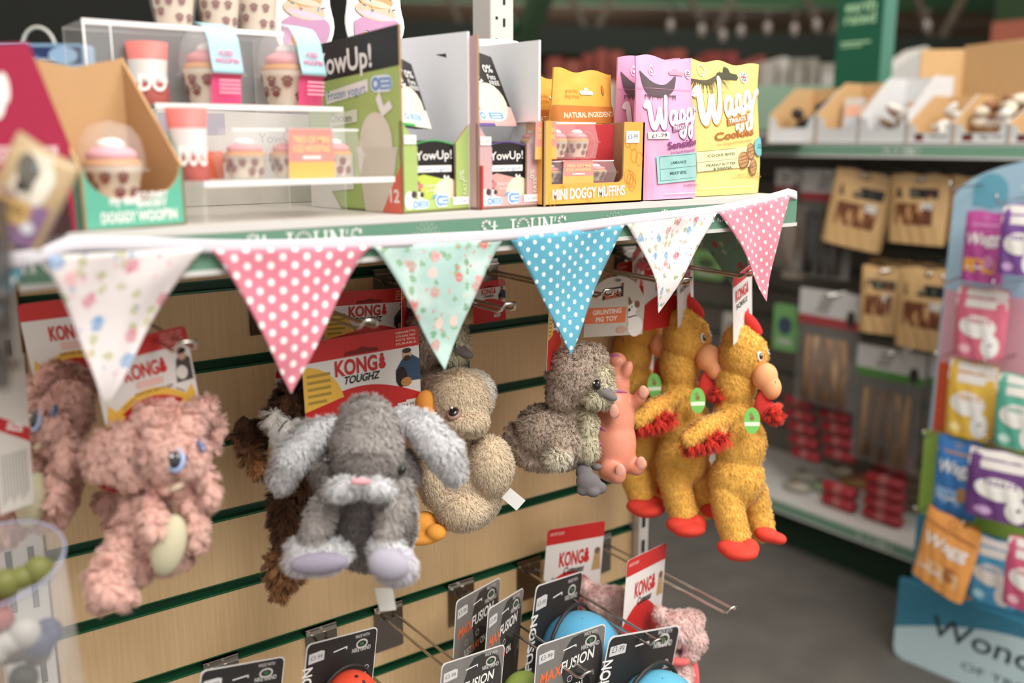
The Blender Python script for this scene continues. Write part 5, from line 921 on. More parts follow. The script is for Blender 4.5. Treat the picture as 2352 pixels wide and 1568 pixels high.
# ---- rubber pig
def pig():
    D = 1.42; t = thing('rubber_pig', 'salmon pink rubber pig toy with purple stripes hanging snout up', 'toy', P(1430, 1110, d=D)); PC = 'DE8A6C'
    B = [E_(1412, 960, 46, 90, 'p', 0, 44), E_(1412, 1020, 50, 78, 'p', 0, 48), E_(1415, 885, 32, 50, 'p', 0, 34), E_(1416, 830, 24, 22, 'p', 0, 24), E_(1440, 850, 13, 24, 'p', -.015, 12, -20), E_(1395, 858, 13, 22, 'p', .01, 10), E_(1385, 1000, 26, 92, 'p', 0, 36)]
    B += K_([(1440, 935, 18, -.0), (1468, 915, 15, -.015), (1478, 900, 14, -.02)], 'p', 3) + K_([(1385, 920, 20, -.02), (1405, 935, 18, -.04), (1412, 948, 13, -.045)], 'p', 3) + K_([(1440, 1060, 24, 0), (1462, 1075, 18, -.01), (1472, 1065, 15, -.015)], 'p', 3) + K_([(1400, 1080, 26, -.02), (1418, 1092, 20, -.035), (1424, 1082, 15, -.04)], 'p', 3)
    smooth_part('rubber_body', t, B, D, PC, vox=.0022, sm=8, rough=.35)
    bv = BODYT['p']
    for (u0, v0, u1, v1) in ((1378, 905, 1440, 902), (1360, 985, 1392, 990), (1362, 1020, 1384, 1024), (1396, 826, 1424, 818)):
        b = MB(); z = []; 
        for k in range(9):
            q = k / 8; h, n = hit(u0 + (u1 - u0) * q, v0 + (v1 - v0) * q - 6 * math.sin(q * 3.1), bv)
            if h: z.append(h - n * .0004)
        if len(z) > 3: b.tube(z, [.0006 + .0022 * math.sin(math.pi * (i + .3) / len(z)) for i in range(len(z))], mt('B0628F', .4), 8); b.build('painted_stripe', t)
    for u, v in ((1477, 900), (1410, 945), (1472, 1063), (1424, 1080)):
        h, n = hit(u, v, bv)
        if h: b = MB(); b.ell(h, (.007, .0025, .010), mt('E9A590', .4), 12, 8, Matrix((n.cross(Vector((0, 0, 1))).normalized(), n, Vector((0, 0, 1)))).transposed()); b.build('trotter_pad', t)
    y = 1.06; a = P(1340, 775, y=y); c = P(1475, 767, y=y); x = (c - a).normalized(); up = (Vector((0, 0, 1)) - x * x.z).normalized(); w = (c - a).length; h = .092; M = frame(a, x, up)
    b = MB(); b.M = M; pts = [(0, 0), (w, 0), (w, h * .45)] + [(w * (.5 + .5 * math.cos(q)), h * (.45 + .55 * math.sin(q))) for q in [i * math.pi / 14 for i in range(1, 14)]] + [(0, h * .45)]; b.ext(pts, -.0006, 0, mt('C9C2B4', .5)); b.lz = .0003
    b.rect(-.0, h * .22, w * .68, h * .48, mt('E8743A')); b.text('GRUNTING', w * .36, h * .375, h * .075, mt('F2E6DA'), .05, w=w * .48, rot=.04); b.text('PIG TOY', w * .36, h * .255, h * .075, mt('F2E6DA'), .05, w=w * .36, rot=.04)
    b.poly([(w * .26, h * .60), (w * .61, h * .66), (w * .60, h * .84), (w * .27, h * .78)], BLK); b.text('extra', w * .44, h * .725, h * .075, WH, .05, w=w * .26, rot=.14); b.text('SELECT', w * .44, h * .64, h * .065, mt('E8743A'), .05, w=w * .28, rot=.14); b.disc(w * .585, h * .86, w * .022, mt('A8262A'))
    F_ = mt('EDEAE4', .7); BR = mt('8A5A44', .8); b.disc(w * .86, h * .14, w * .13, F_, h * .17); b.disc(w * .78, h * .32, w * .07, F_, h * .16); b.disc(w * .78, h * .46, w * .085, F_, h * .1); b.disc(w * .86, h * .52, w * .05, BR, h * .06, a=-.5); b.poly([(w * .72, h * .5), (w * .7, h * .66), (w * .78, h * .55)], BR); b.disc(w * .73, h * .43, w * .025, BLK, h * .028); b.disc(w * .77, h * .48, w * .012, BLK); b.line([(w * .72, h * .3), (w * .85, h * .33)], h * .02, BLK)
    b.disc(w * .62, h * .1, w * .09, mt('C9A48E'), h * .06); b.disc(w * .5, h * .93, w * .05, mt('77706A'), h * .025); b.build('hang_card', t); string(t, P(1398, 776, y=y), P(1400, 830, y=1.045)); return t
pig()
# ---- yellow chicken
def chicken():
    D = 1.53; t = thing('plush_chicken', 'yellow plush chicken with red feet, peach beak and a slim header card, nearest of three', 'plush toy', P(1700, 1285, d=D), 'yellow plush chickens'); G = {'y': ('EC9628', 'F6B040'), 'r': ('B81A10', 'D63A20')}
    B = [E_(1708, 815, 58, 62, 'y', 0, 56), E_(1700, 780, 42, 42, 'y', .0, 42), E_(1690, 880, 50, 66, 'y', .01, 50), E_(1690, 950, 54, 50, 'y', .015, 50), E_(1700, 1020, 62, 76, 'y', .01, 56), E_(1692, 1100, 66, 70, 'y', .01, 58), E_(1660, 970, 34, 26, 'y', -.01, 26, 30)]
    B += K_([(1665, 965, 26, -.01), (1620, 985, 30, -.045), (1582, 1008, 22, -.06)], 'y', 4) + [E_(1612, 985, 50, 26, 'y', -.045, 16, 24), E_(1622, 1002, 54, 16, 'y', -.04, 16, 10)]
    B += K_([(1668, 1140, 40, .0), (1678, 1190, 38, -.01), (1690, 1235, 36, -.015)], 'y', 4) + K_([(1728, 1130, 38, .02), (1742, 1175, 34, .025), (1750, 1215, 32, .02)], 'y', 4)
    furry('plush_body', t, B, D, G, n=60000, ln=.0048, wd=.00045, clump=.5, csize=.0055, comb=(0, 0, -.3), lump=.002, lumps=110, spread=.35, seed=13, darker=.95, cvar=.05, lay=.3)
    eye(t, 1744, 818, 6, D, '14110F', 'E6E3DC', .002, 1.35); eye(t, 1762, 807, 4, D, '14110F', 'E6E3DC', .002, 1.5)
    smooth_part('beak', t, [E_(1757, 865, 28, 32, 'o', -.03, 30, -20), E_(1772, 890, 22, 28, 'o', -.035, 24)], D, 'F0A268', label='peach padded beak'); h, n = hit(1781, 878, BODYT['p'])
    if h: b = MB(); b.tube([h + UP * .002, h - UP * .002], .0007, BLK, 6); b.build('nostril', t)
    smooth_part('comb', t, [E_(1697, 738, 12, 36, 'r', 0, 9, -30), E_(1728, 742, 13, 36, 'r', -.01, 9, 38), E_(1711, 716, 10, 16, 'r', .0, 9)], D, 'CE1C14', label='red felt comb')
    smooth_part('wattle', t, [E_(1748, 925, 15, 34, 'r', -.03, 9, -14), E_(1762, 945, 22, 26, 'r', -.03, 10, -20)], D, 'CC2418', label='red felt wattle')
    for nm, u, v, l, k, cmb in (('wing_fringe', 1625, 1022, .022, E_(1622, 1012, 52, 9, 'r', -.05, 14, 12), (-.2, -.2, -1.6)), ('wattle_fringe', 1775, 955, .018, E_(1776, 948, 14, 12, 'r', -.04, 10), (.5, -.2, -.5))): furry(nm, t, [k], D, G, n=2600, ln=l, wd=.0005, clump=.6, csize=.006, comb=cmb, spread=.35, seed=17, vox=.002, sm=1, label='loose red fringe')
    for pts in ([(1690, 1262, 44, 22, -.03, 34, -10), (1700, 1270, 40, 18, -.04, 36, 0), (1720, 1258, 24, 22, -.03, 24, -20)], [(1762, 1228, 30, 18, .0, 26, -12), (1785, 1236, 22, 14, -.005, 22, -10)]): smooth_part('foot', t, [E_(u, v, a, c, 'r', dd, rd, ang) for u, v, a, c, dd, rd, ang in pts], D, 'DE3218', label='bright red padded foot')
    b = MB(); M = frame(P(1727, 966, d=D - .058), RT, UP); b.M = M; b.ext(circ(0, 0, .0125, .0205), 0, .0008, mt('6DBE4A', .35)); b.lz = .001; b.rect(-.0115, -.008, .0115, -.002, mt('D6EBC9')); b.poly([(.006 * math.sin(i * 1.2566) * (1 if 1 else 1), .008 + .006 * math.cos(i * 1.2566)) for i in (0, 2, 4, 1, 3)][:3], mt('7A8A4A')); b.disc(0, .004, .004, mt('8A6A3A'), n=6); b.build('round_label', t, label='green round swing tag')
    M, w, h = cardM((1683, 640), .955, (1727, 605), .985, 160); header(t, M, w, h, 'strip'); return t
ck = chicken(); l = Vector(ck.location)
copy_tree(ck, l + Vector((-.030, .086, .018)), math.radians(6), 'yellow plush chicken in the middle of three, a red comb under the floral tail')
copy_tree(ck, l + Vector((-.042, .172, .026)), math.radians(14), 'yellow plush chicken farthest back of three, in the shade behind the pig')
for tl, tr, y, hp, lab in (((1418, 606), (1490, 588), 1.16, 190, 'red and white header card behind the round pig card'), ((1480, 610), (1590, 598), 1.08, 150, 'white header card with a red top behind the curled pennant')):
    c = P(*tl, y=y); hc = thing('header_card', lab, 'card', c - Vector((0, 0, .1))); M, w, h = cardM(tl, y, tr, y, hp); header(hc, M, w, h, 'red', name='card_front')
# ---------------------------------------------------------------- toy cards on the lower hooks
GRY = mt('77736F', .45, var=.25, scale=30); SIL = mt('B9B6B2', .45)
def maxcard(label, tl, y, tr, y2, hpx, style, ball=None):
    M, w, h = cardM(tl, y, tr, y2, hpx); t = thing('toy_card', label, 'toy pack', M.translation, 'black toy cards on the lower hooks'); b = MB(); b.M = M; r = w * .06; b.ext(rrect(0, 0, w, h, r), -.0008, 0, mt('D9D6D2', .4)); b.lz = .0003; e = w * .012; b.poly(rrect(e, e, w - e, h - e, r), mt('2B2827', .4, var=.2, scale=25))
    if style != 'n': b.poly(rrect(e, h * .35, w - e, h - e, r), GRY); b.poly(smooth([(w * .35, h * .7), (w * .5, h * .96), (w * .9, h * .9), (w * .97, h * .5), (w * .8, h * .2), (w * .5, h * .3)], 3), mt('3A3634', .5, var=.2)); b.poly([(w * .3, 0.02 * h), (w * .9, .02 * h), (w * .8, h * .5), (w * .55, h * .6)], mt('1E1B1A', .5))
    b.text('MADE WITH', w * .78, h * .935, w * .04, SIL, .02, w=w * .2); b.text('NIKE GRIND', w * .78, h * .80, w * .05, SIL, .04, w=w * .27); b.ring(w * .78, h * .87, w * .085, w * .022, SIL, ry=w * .06); b.disc(w * .78, h * .87, w * .03, mt('2E6B3A'), w * .02)
    b.poly([(w * .04, h * .80), (w * .25, h * .815), (w * .25, h * .90), (w * .2, h * .91), (w * .04, h * .895)], mt('C9C8C6')); b.text('£3-99', w * .145, h * .835, w * .05, mt('5F5F66'), .01, w=w * .16)
    b.line([(w * .38, h * .86), (w * .56, h * .88), (w * .56, h * .86)], w * .014, WH)
    if style == 'm':
        O = mt('E4672A'); b.text('MAX', w * .22, h * .60, w * .12, O, .04, w=w * .3, shear=.2, rot=.12); b.text('FUSION', w * .60, h * .655, w * .12, WH, .03, w=w * .48, shear=.2, rot=.12); b.ring(w * .26, h * .50, w * .04, w * .01, SIL, n=10); b.ring(w * .5, h * .54, w * .04, w * .01, SIL, n=10)
        b.text('JUST', w * .30, h * .36, w * .085, WH, .03, w=w * .17, rot=.1); b.text('PLAY', w * .475, h * .38, w * .085, O, .05, w=w * .19, rot=.1); b.text('ON.', w * .65, h * .40, w * .085, WH, .03, w=w * .14, rot=.1)
    else:
        b.text('MAXFUSION', w * .1, h * .42, w * .13, WH, .03, w=h * .7, rot=math.pi / 2)
        for k in range(3): b.ring(w * .88, h * (.62 - .13 * k), w * .035, w * .01, SIL, n=8); b.rect(w * .84, h * (.565 - .13 * k), w * .93, h * (.575 - .13 * k), SIL)
    b.build('backing_card', t)
    if ball:
        col, cy, rr, kind = ball; b = MB(); b.M = M; c = Vector((w * .5, h * cy, w * rr * .8)); m = mt(col, .35, var=.05); b.ell(c, (w * rr, w * rr, w * rr), m, 28, 18)
        random.seed(3)
        for k in range(26):
            a, z = random.random() * 6.3, random.uniform(.05, .95); d = Vector((math.cos(a) * (1 - z * z) ** .5, math.sin(a) * (1 - z * z) ** .5, z)); s = w * rr * (.09 if k < 6 and kind == 'r' else .025); b.ell(c + d * w * rr * .985, (s, s, s * .3), BLK, 8, 4, d.to_track_quat('Z', 'Y').to_matrix())
        b.build('ball', t)
        if kind != 'o': b = MB(); b.M = M; b.tube([c + Vector((math.cos(a) * w * rr * 1.12, math.sin(a) * w * rr * 1.12, -w * rr * .3)) for a in [i * math.pi / 12 for i in range(-2, 15)]], w * .02, mt('2A2726', .4)); b.build('throw_handle', t)
    return t
maxcard('black card with silver lettering at the bottom left, on the leftmost lower hook', (462, 1540), .99, (655, 1506), .99, 260, 'n', ('2C2A28', .45, .3, 'o'))
maxcard('black card holding an orange-red perforated ball', (705, 1480), .985, (868, 1438), 1.0, 250, 'n', ('E0421C', .47, .32, 'r'))
maxcard('grey dog photo card low in the middle, nearest of the lower cards', (1015, 1525), .93, (1160, 1478), .94, 240, 'm')
maxcard('slanted grey card farthest back, leftmost of the two slanted cards', (1048, 1380), 1.05, (1150, 1324), 1.10, 230, 'm')
maxcard('slanted grey card in front of the farthest one with a black strap', (1122, 1398), 1.0, (1203, 1348), 1.06, 230, 'm')
maxcard('slanted black card holding a pale blue ball behind the others', (1232, 1345), 1.03, (1340, 1310), 1.08, 300, 'n', ('4FA5CC', .48, .42, 'b'))
maxcard('grey dog photo card with orange and white lettering right of the middle', (1233, 1483), .925, (1392, 1430), .93, 240, 'm')
maxcard('black card with a pale blue ball at the bottom right of the hooks', (1400, 1462), .915, (1563, 1434), .94, 240, 'n', ('54B2D2', .30, .34, 'b'))
b = MB(); M, w, h = cardM((1165, 1535), .99, (1240, 1535), .99, 90); b.M = M; b.ell((w / 2, h * .5, .01), (w * .5, h * .5, w * .4), mt('8DA33C', .5), 20, 12); props(b.build('green_ball'), 'olive green ball half hidden between the two dog photo cards', 'ball')
# pink plush pair on red header cards
def pinkplush():
    D = 1.535; t = thing('plush_alpaca', 'pale pink plush with beady eye, right one of the pair', 'plush toy', P(1550, 1700, d=D), 'pale pink plush pair'); G = {'p': ('D8A6A0', 'E6BCB6')}
    B = [E_(1555, 1445, 50, 46, 'p', 0, 46), E_(1515, 1410, 22, 22, 'p', .0), E_(1612, 1415, 13, 13, 'p', 0), E_(1590, 1470, 38, 40, 'p', 0, 38), E_(1585, 1430, 34, 34, 'p', 0), E_(1555, 1540, 46, 60, 'p', .01, 46), E_(1545, 1620, 56, 70, 'p', .01, 50), E_(1585, 1505, 24, 20, 'p', -.01), E_(1560, 1570, 30, 24, 'p', -.02)]
    furry('plush_body', t, B, D, G, n=26000, ln=.007, wd=.00045, clump=.5, csize=.007, comb=(0, 0, -.3), lump=.002, spread=.3, seed=21)
    eye(t, 1569, 1492, 8, D, '2A1822', 'C06A8A', .004, 1.5); smooth_part('scarf', t, [E_(1592, 1545, 14, 50, 's', -.0, 12, 6), E_(1560, 1520, 26, 10, 's', -.03, 12)], D, 'E2605E', label='coral felt scarf')
    M, w, h = cardM((1441, 1288), 1.0, (1531, 1245), 1.03, 250); header(t, M, w, h, 'red'); return t
pp = pinkplush(); l = Vector(pp.location); copy_tree(pp, l + Vector((-.062, .13, .012)), math.radians(-18), 'pale pink plush farther back, its card left of the front one')
# ---------------------------------------------------------------- things at the left edge
t = thing('plastic_tub', 'clear plastic bucket with a bluish rolled rim in the bottom left corner', 'bucket', (.0, .56, .95)); c = P(-13, 1294, d=.82) - Vector((0, 0, CAMZ - .234)); R0 = .056; c.z = 0; ZB = P(-13, 1294, d=.82).z; TLT = Matrix.Translation((c.x, c.y, ZB)) @ Matrix.Rotation(math.radians(17), 4, RT) @ Matrix.Translation((-c.x, -c.y, -ZB))
b = MB(); b.M = TLT; b.lathe([(0, ZB - .17), (R0 * .72, ZB - .17), (R0 * .97, ZB), (R0 * .955, ZB), (R0 * .7, ZB - .165)], c, clear_mat(), 40); b.build('bucket_wall', t)
b = MB(); b.M = TLT; b.tube([c + Vector((R0 * math.cos(a), R0 * math.sin(a), ZB)) for a in [i * math.pi / 24 for i in range(48)]], .0011, mt('A4A8C8', .12, alpha=.6, var=0), 10, closed=True); b.build('rolled_rim', t)
random.seed(12)
for k, (cc, l) in enumerate((('6E702E', 'olive green toy in the clear bucket, left by the rim'), ('8A3026', 'red toy inside the clear bucket'), ('A8A49E', 'white toy piece inside the clear bucket'), ('23305A', 'navy toy inside the clear bucket'), ('5A4E42', 'brown rope toy low in the clear bucket'), ('3A3A36', 'dark toy at the bottom of the clear bucket'))):
    q = c + Vector((.018 * math.cos(k * 1.9 + .4), .018 * math.sin(k * 1.9 + .4), ZB - .03 - .022 * k)); b = MB(); b.M = TLT; R = Matrix.Rotation(k * .9, 3, 'X') @ Matrix.Rotation(k * 1.7, 3, 'Z')
    for s in (-1, 0, 1): b.ell(q + R @ Vector((s * .014, 0, 0)), (.013, .012, .014) if s else (.016, .010, .010), mt(cc, .5, var=.15), 14, 10)
    props(b.build('dog_toy'), l, 'toy', 'toys in the clear bucket')
# hanging clear bag of dark treats
t = thing('hanging_bag', 'clear crinkled bag of dark chews hanging at the left edge under the blue pennant', 'bag', P(0, 900, y=.70)); b = MB(); o = P(-55, 900, y=.71); M = frame(o, (1, -.3, 0), (0, 0, 1)); b.M = M; wB, hB = .062, .128
def bagf(s): return lambda i, j: ((i - .5) * wB * (1 - .35 * (1 - j) ** 2), j * hB, s * (.016 * math.sin(math.pi * i) * math.sin(math.pi * min(1, j * 1.1 + .05)) + .002 * math.sin(i * 31 + j * 23) + .0015 * math.sin(j * 51 - i * 12)))
FB = mt('4A443F', .25, alpha=.6, var=.3, scale=35, bump=1.0); b.grid(bagf(1), 24, 30, FB); b.grid(bagf(-1), 24, 30, FB); b.build('bag_film', t)
b = MB(); b.M = M; random.seed(8)
for k in range(14): a = random.uniform(-.6, .6); p = Vector((random.uniform(-.016, .016), .02 + .007 * k, random.uniform(-.006, .006))); d = Vector((math.cos(a), math.sin(a), 0)) * .014; b.tube([p - d, p, p + d], [.003, .0045, .003], mt('4A3A30', .7), 8)
b.build('chews', t)
# white instruction leaflet with a red stripe
def leaflet(lab, tl, tr, y, y2, h, band, word):
    a, c_ = P(*tl, y=y), P(*tr, y=y2); x = (c_ - a).normalized(); w = (c_ - a).length; M = frame(a - Vector((0, 0, h)), x, (0, 0, 1)); b = MB(); b.M = M; b.ext([(0, 0), (w, 0), (w, h), (0, h)], -.0006, 0, mt('C9C6BE', .5)); b.lz = .0003
    b.poly([(0, h * (band + .14)), (w, h * band), (w, h * (band + .09)), (0, h * (band + .23))], mt('B81C22')); b.text(word, w * .55, h * (band + .1), h * .045, WH, .05, w=w * .5, rot=-.35)
    for k in range(9): b.rect(w * (.12 + .09 * k), h * (.05 + .02 * (k % 3)), w * (.14 + .09 * k), h * (band - .04), mt('7A7670'))
    return props(b.build('leaflet'), lab, 'leaflet')
leaflet('white printed leaflet crossed by a red band at the left edge beside the slotted upright', (-40, 830), (41, 815), .98, 1.0, .15, .42, 'SIZE')
b = MB()
for k in range(3): q = P(18, 1075 + 26 * k, y=1.22); b.rbox(q.x - .05, q.x + .03, 1.24, 1.26, q.z - .008, q.z + .004, mt('C8242A', .4))
props(b.build('red_pack'), 'red packaging of the next bay showing through beside the upright', 'box')
b = MB(); q = P(0, 1000, y=1.30); b.M = frame((q.x, 1.30, 0), (1, 0, 0), (0, 0, 1)); b.box(-.6, .25, .1, CAMZ - .035, -.02, 0, WOOD); props(b.build('panel_left', kind='structure'))
# ---------------------------------------------------------------- treat aisle on the right (far bay)
XF = 2.80; SHM = mt('BFBAB2', .5)
bb = thing('treat_bay', 'green and white treat shelving bay running across the back right', 'shelf', (3.05, 2.6, 0)); yA, yB = .9, 4.6
b = MB(); b.box(3.28, 3.32, yA, yB, 0, CAMZ - .04, mt('6E665C', .8)); 
for k in range(10): b.box(3.272, 3.28, yA, yB, .3 + .115 * k, .31 + .115 * k, mt('2E4A35', .5))
b.build('back_panel', bb)
def bshelf(z, x0, th, nm):
    b = MB(); b.box(x0, 3.28, yA, yB, z - th, z, mt('C9C5BE', .5)); b.build('shelf', bb); b = MB(); b.M = frame((x0 - .003, yB, z - th), (0, -1, 0), (0, 0, 1)); L_ = yB - yA; b.ext([(0, 0), (L_, 0), (L_, th), (0, th)], -.002, 0, mt('6E9A80', .45)); b.lz = .0004; b.rect(0, th * .9, L_, th, WHT); b.rect(0, 0, L_, th * .16, WHT)
    for k in range(6): serif_text(b, "St. JOHN'S", .35 + k * .62, th * .25, th * .5, LT, .14)
    b.build('ticket_strip', bb)
bshelf(CAMZ - .015, 2.78, .042, 'top'); bshelf(CAMZ - 1.31, 2.80, .045, 'base')
b = MB(); b.box(2.86, 3.28, yA, yB, 0, CAMZ - 1.355, mt('12301C', .6)); b.build('plinth', bb)
# paper laid over the left end of the top shelf
a = P(1765, 330, x=2.7); b = MB(); b.M = frame((2.68, 2.42, CAMZ - .0155), (0, -1, 0), (1, 0, 0)); b.poly([(0, .0), (.42, .02), (.30, .14), (.28, .3), (0, .3)], mt('DEDCDA', .6), 0.002); props(b.build('paper_sheet'), 'white sheet of paper lying over the edge of the back top shelf', 'paper')
zt_ = CAMZ - .0145
KB = board('C49C66'); WB = mt('C9C9C8', .5)
def treatbox(lab, u0, u1, hpx, back_hpx, xf=2.80, white=False, dp=.24, word=None, col=None):
    a, c = P(u0, 325, x=xf), P(u1, 325, x=xf); w = a.y - c.y; h = hpx * depth(a) / FPX; hb = back_hpx * depth(a) / FPX; M = frame((xf, a.y, zt_), (0, -1, 0), (0, 0, 1)); t = thing('treat_box', lab, 'box', (xf + dp / 2, (a.y + c.y) / 2, zt_), 'open treat boxes on the back top shelf'); F_ = WB; I_ = mt('CFCFD0', .6) if white else KB
    b = MB(); b.M = M; panel(b, [(0, 0), (w, 0), (w, h), (w * .88, h * .95), (w * .8, h * .55), (w * .2, h * .55), (w * .12, h * .95), (0, h)], F_, I_, .004)
    if word: b.rect(w * .14, h * .16, w * .34, h * .5, mt('1E1A18')); b.rect(w * .14, h * .22, w * .34, h * .3, mt('B03A22')); b.text(word, w * .68, h * .3, h * .18, mt('6A625A'), .02, w=w * .42)
    b.build('front_panel', t); b = MB(); b.M = frame((xf, a.y, zt_), (1, 0, 0), (0, 0, 1)); panel(b, [(0, 0), (dp, 0), (dp, hb), (dp * .6, hb), (0, h)], I_, I_, .004); b.M = frame((xf, c.y + .004, zt_), (1, 0, 0), (0, 0, 1)); panel(b, [(0, 0), (dp, 0), (dp, hb), (dp * .6, hb), (0, h)], I_, F_, .004)
    b.M = frame((xf + dp, a.y, zt_), (0, -1, 0), (0, 0, 1)); panel(b, [(0, 0), (w, 0), (w, hb), (0, hb)], I_, I_, .004); b.M = Matrix.Identity(4); b.box(xf, xf + dp, c.y, a.y, zt_, zt_ + .003, I_); b.build('box_sides', t); return a.y, c.y, h
BX = []
for args in (('white fronted kraft treat box with black bits, leftmost on the back top shelf', 1765, 1872, 62, 125), ('white fronted kraft treat box holding a pale packet, second from the left', 1876, 1972, 62, 138), ('white lined treat box with wrapped chews under the green tower sign', 1976, 2082, 60, 150, 2.80, True), ('kraft treat box with a small dark logo in front of the tall kraft box', 2086, 2188, 46, 110, 2.80, False, .22, 'Paddywack'), ('kraft treat box of rolled chews labelled in grey at the right', 2192, 2316, 46, 92, 2.80, False, .22, 'Piggy Twists'), ('white fronted treat box cut off by the right edge of the photo', 2320, 2430, 44, 92, 2.80, False, .22, 'Piggy')): BX.append(treatbox(*args[:5], **dict(zip(('xf', 'white', 'dp', 'word'), args[5:]))))
random.seed(31)
def chews(y0, y1, h, cols, n, l, grp, r=.013, up=0):
    for k in range(n):
        y = random.uniform(min(y0, y1) + .03, max(y0, y1) - .03); x = random.uniform(2.84, 2.98); z = zt_ + h * .5 + .012 + .016 * (k % 5) + up; a, e = random.uniform(0, 6.3), random.uniform(-.5, .9); d = Vector((math.cos(a) * math.cos(e), math.sin(a) * math.cos(e), math.sin(e))) * random.uniform(.02, .035); p = Vector((x, y, z)); b = MB(); b.tube([p - d, p - d * .5, p + d * .5, p + d], [r * .5, r, r, r * .5], mt(random.choice(cols), .6, var=.15), 8); props(b.build('dog_chew'), l, 'dog treat', grp)
chews(*BX[0][:2], BX[0][2], ['1E1A1A', '2A2422'], 9, 'black dog chew heaped in the leftmost box on the back top shelf', 'black chews in the leftmost box', .02, .01)
chews(*BX[2][:2], BX[2][2], ['B98A5A', 'D9CFC2', '8A6A4E', 'CFC6BC'], 16, 'wrapped chew heaped in the white lined box on the back top shelf', 'wrapped chews in the white lined box', .012, .01)
chews(*BX[4][:2], BX[4][2], ['B98A52', 'D9D6D0', '8A5A36', 'CDBFA8'], 22, 'banded chew heaped in the kraft box at the right of the back top shelf', 'banded chews in the right kraft box', .017, .02)
chews(*BX[3][:2], BX[3][2], ['C9C4BC', 'D4CFC8'], 6, 'pale chew in the kraft box with the small dark logo', 'pale chews in the logo box', .012)
y_ = sum(BX[1][:2]) / 2; b = MB(); M = frame((2.90, y_ + .02, zt_ + .003), (.2, -1, 0), (.15, 0, 1)); b.M = M; b.ext(rrect(-.035, 0, .03, .15, .008), -.02, 0, foil('C9BFB8')); b.lz = .0005; b.rect(-.03, .09, .025, .125, mt('E2A88A')); b.rect(-.025, .055, .02, .08, mt('B9C6DA')); b.rect(-.03, .01, .022, .045, mt('5E5A60')); props(b.build('treat_packet'), 'pale packet with an orange band standing in the second box', 'treat bag')
# tall kraft case behind
a, c = P(2100, 325, x=3.06), P(2440, 325, x=3.06); hh = P(2100, 112, x=3.06).z - zt_; t = thing('kraft_case', 'tall plain kraft case standing behind the low treat boxes', 'box', (3.15, (a.y + c.y) / 2, zt_)); b = MB(); b.M = frame((3.20, a.y - .07, zt_), (0, -1, 0), (0, 0, 1)); panel(b, [(0, 0), (a.y - c.y, 0), (a.y - c.y, hh + .03), (0, hh + .01)], board('B58D5A'), KB, .005); b.build('back_wall', t); b = MB(); b.M = frame((3.06, a.y, zt_), (.14, -.07, 0), (0, 0, 1)); panel(b, [(0, 0), (.157, 0), (.157, hh), (0, hh - .005)], KB, KB, .005); b.build('side_wall', t)
# green tower sign
a, c = P(1905, 325, x=3.20), P(2025, 325, x=3.20); w = a.y - c.y; hT = P(1905, -12, x=3.20).z - zt_; t = thing('tower_sign', 'dark green tower sign with pale green lettering rising from the back shelf', 'sign', (3.22, (a.y + c.y) / 2, zt_)); TG = mt('11593F', .4, var=.04); b = MB(); b.M = frame((3.20, a.y, zt_), (0, -1, 0), (0, 0, 1)); b.ext(rrect(0, 0, w * .86, hT, w * .14, corners=(0, 0, 1, 1)), -.05, 0, TG); b.build('sign_body', t)
b = MB(); b.M = frame((3.20, a.y - w * .862, zt_), (.04, -w * .14, 0), (0, 0, 1)); b.ext([(0, 0), (.045, 0), (.045, hT * .96), (0, hT * .97)], -.004, 0, mt('3E7A66', .4)); b.build('side_panel', t)
b = MB(); b.M = frame((3.20, a.y, zt_), (0, -1, 0), (0, 0, 1)); b.lz = .001; PG = mt('9CC99A', .5); b.text('earth', w * .43, hT * .87, w * .17, PG, .04, w=w * .58); b.text('rated', w * .43, hT * .79, w * .17, PG, .04, w=w * .58); b.rect(w * .1, hT * .66, w * .66, hT * .675, PG); b.rect(w * .1, hT * .64, w * .5, hT * .65, PG); b.build('lettering', t)
# hanging packs
HG = {}
def hangframe(u0, v0, u1, v1, x): 
    a, c = P(u0, (v0 + v1) / 2, x=x), P(u1, (v0 + v1) / 2, x=x); z1, z0 = P((u0 + u1) / 2, v0, x=x).z, P((u0 + u1) / 2, v1, x=x).z; return a.y, c.y, z0, z1
def hangpouch(lab, u0, v0, u1, v1, x=2.86, twist=0, win=.5):
    y0, y1, z0, z1 = hangframe(u0, v0, u1, v1, x); w, h = y0 - y1, z1 - z0
    def dec(b, w, h):
        b.rect(-w * .36, h * .66, w * .34, h * .80, BLK, 2); b.rect(-w * .1, h * .69, w * .25, h * .75, mt('8A4A2A'), 2); b.text('CHEWS', -w * .0, h * .71, h * .03, mt('B9C6A0'), .02, w=w * .3); b.rect(-w * .34, h * .28, w * .3, h * .58, mt('6E3E22', .3, var=.4, scale=60), 4)
        for k in range(6): b.rect(-w * (.30 - .1 * k), h * .3, -w * (.27 - .1 * k), h * .56, mt('A8683A'), 2)
        b.rect(w * .1, h * .50, w * .28, h * .6, mt('D4CFC8')); b.ring(0, h * .93, w * .06, w * .015, BLK, n=10)
    return pouch('kraft_pouch', lab, 'treat bag', (x, (y0 + y1) / 2, z0), math.radians(-90) + twist, w, h, .04, 'CFA468', dec, group='kraft pouches on the back hooks')
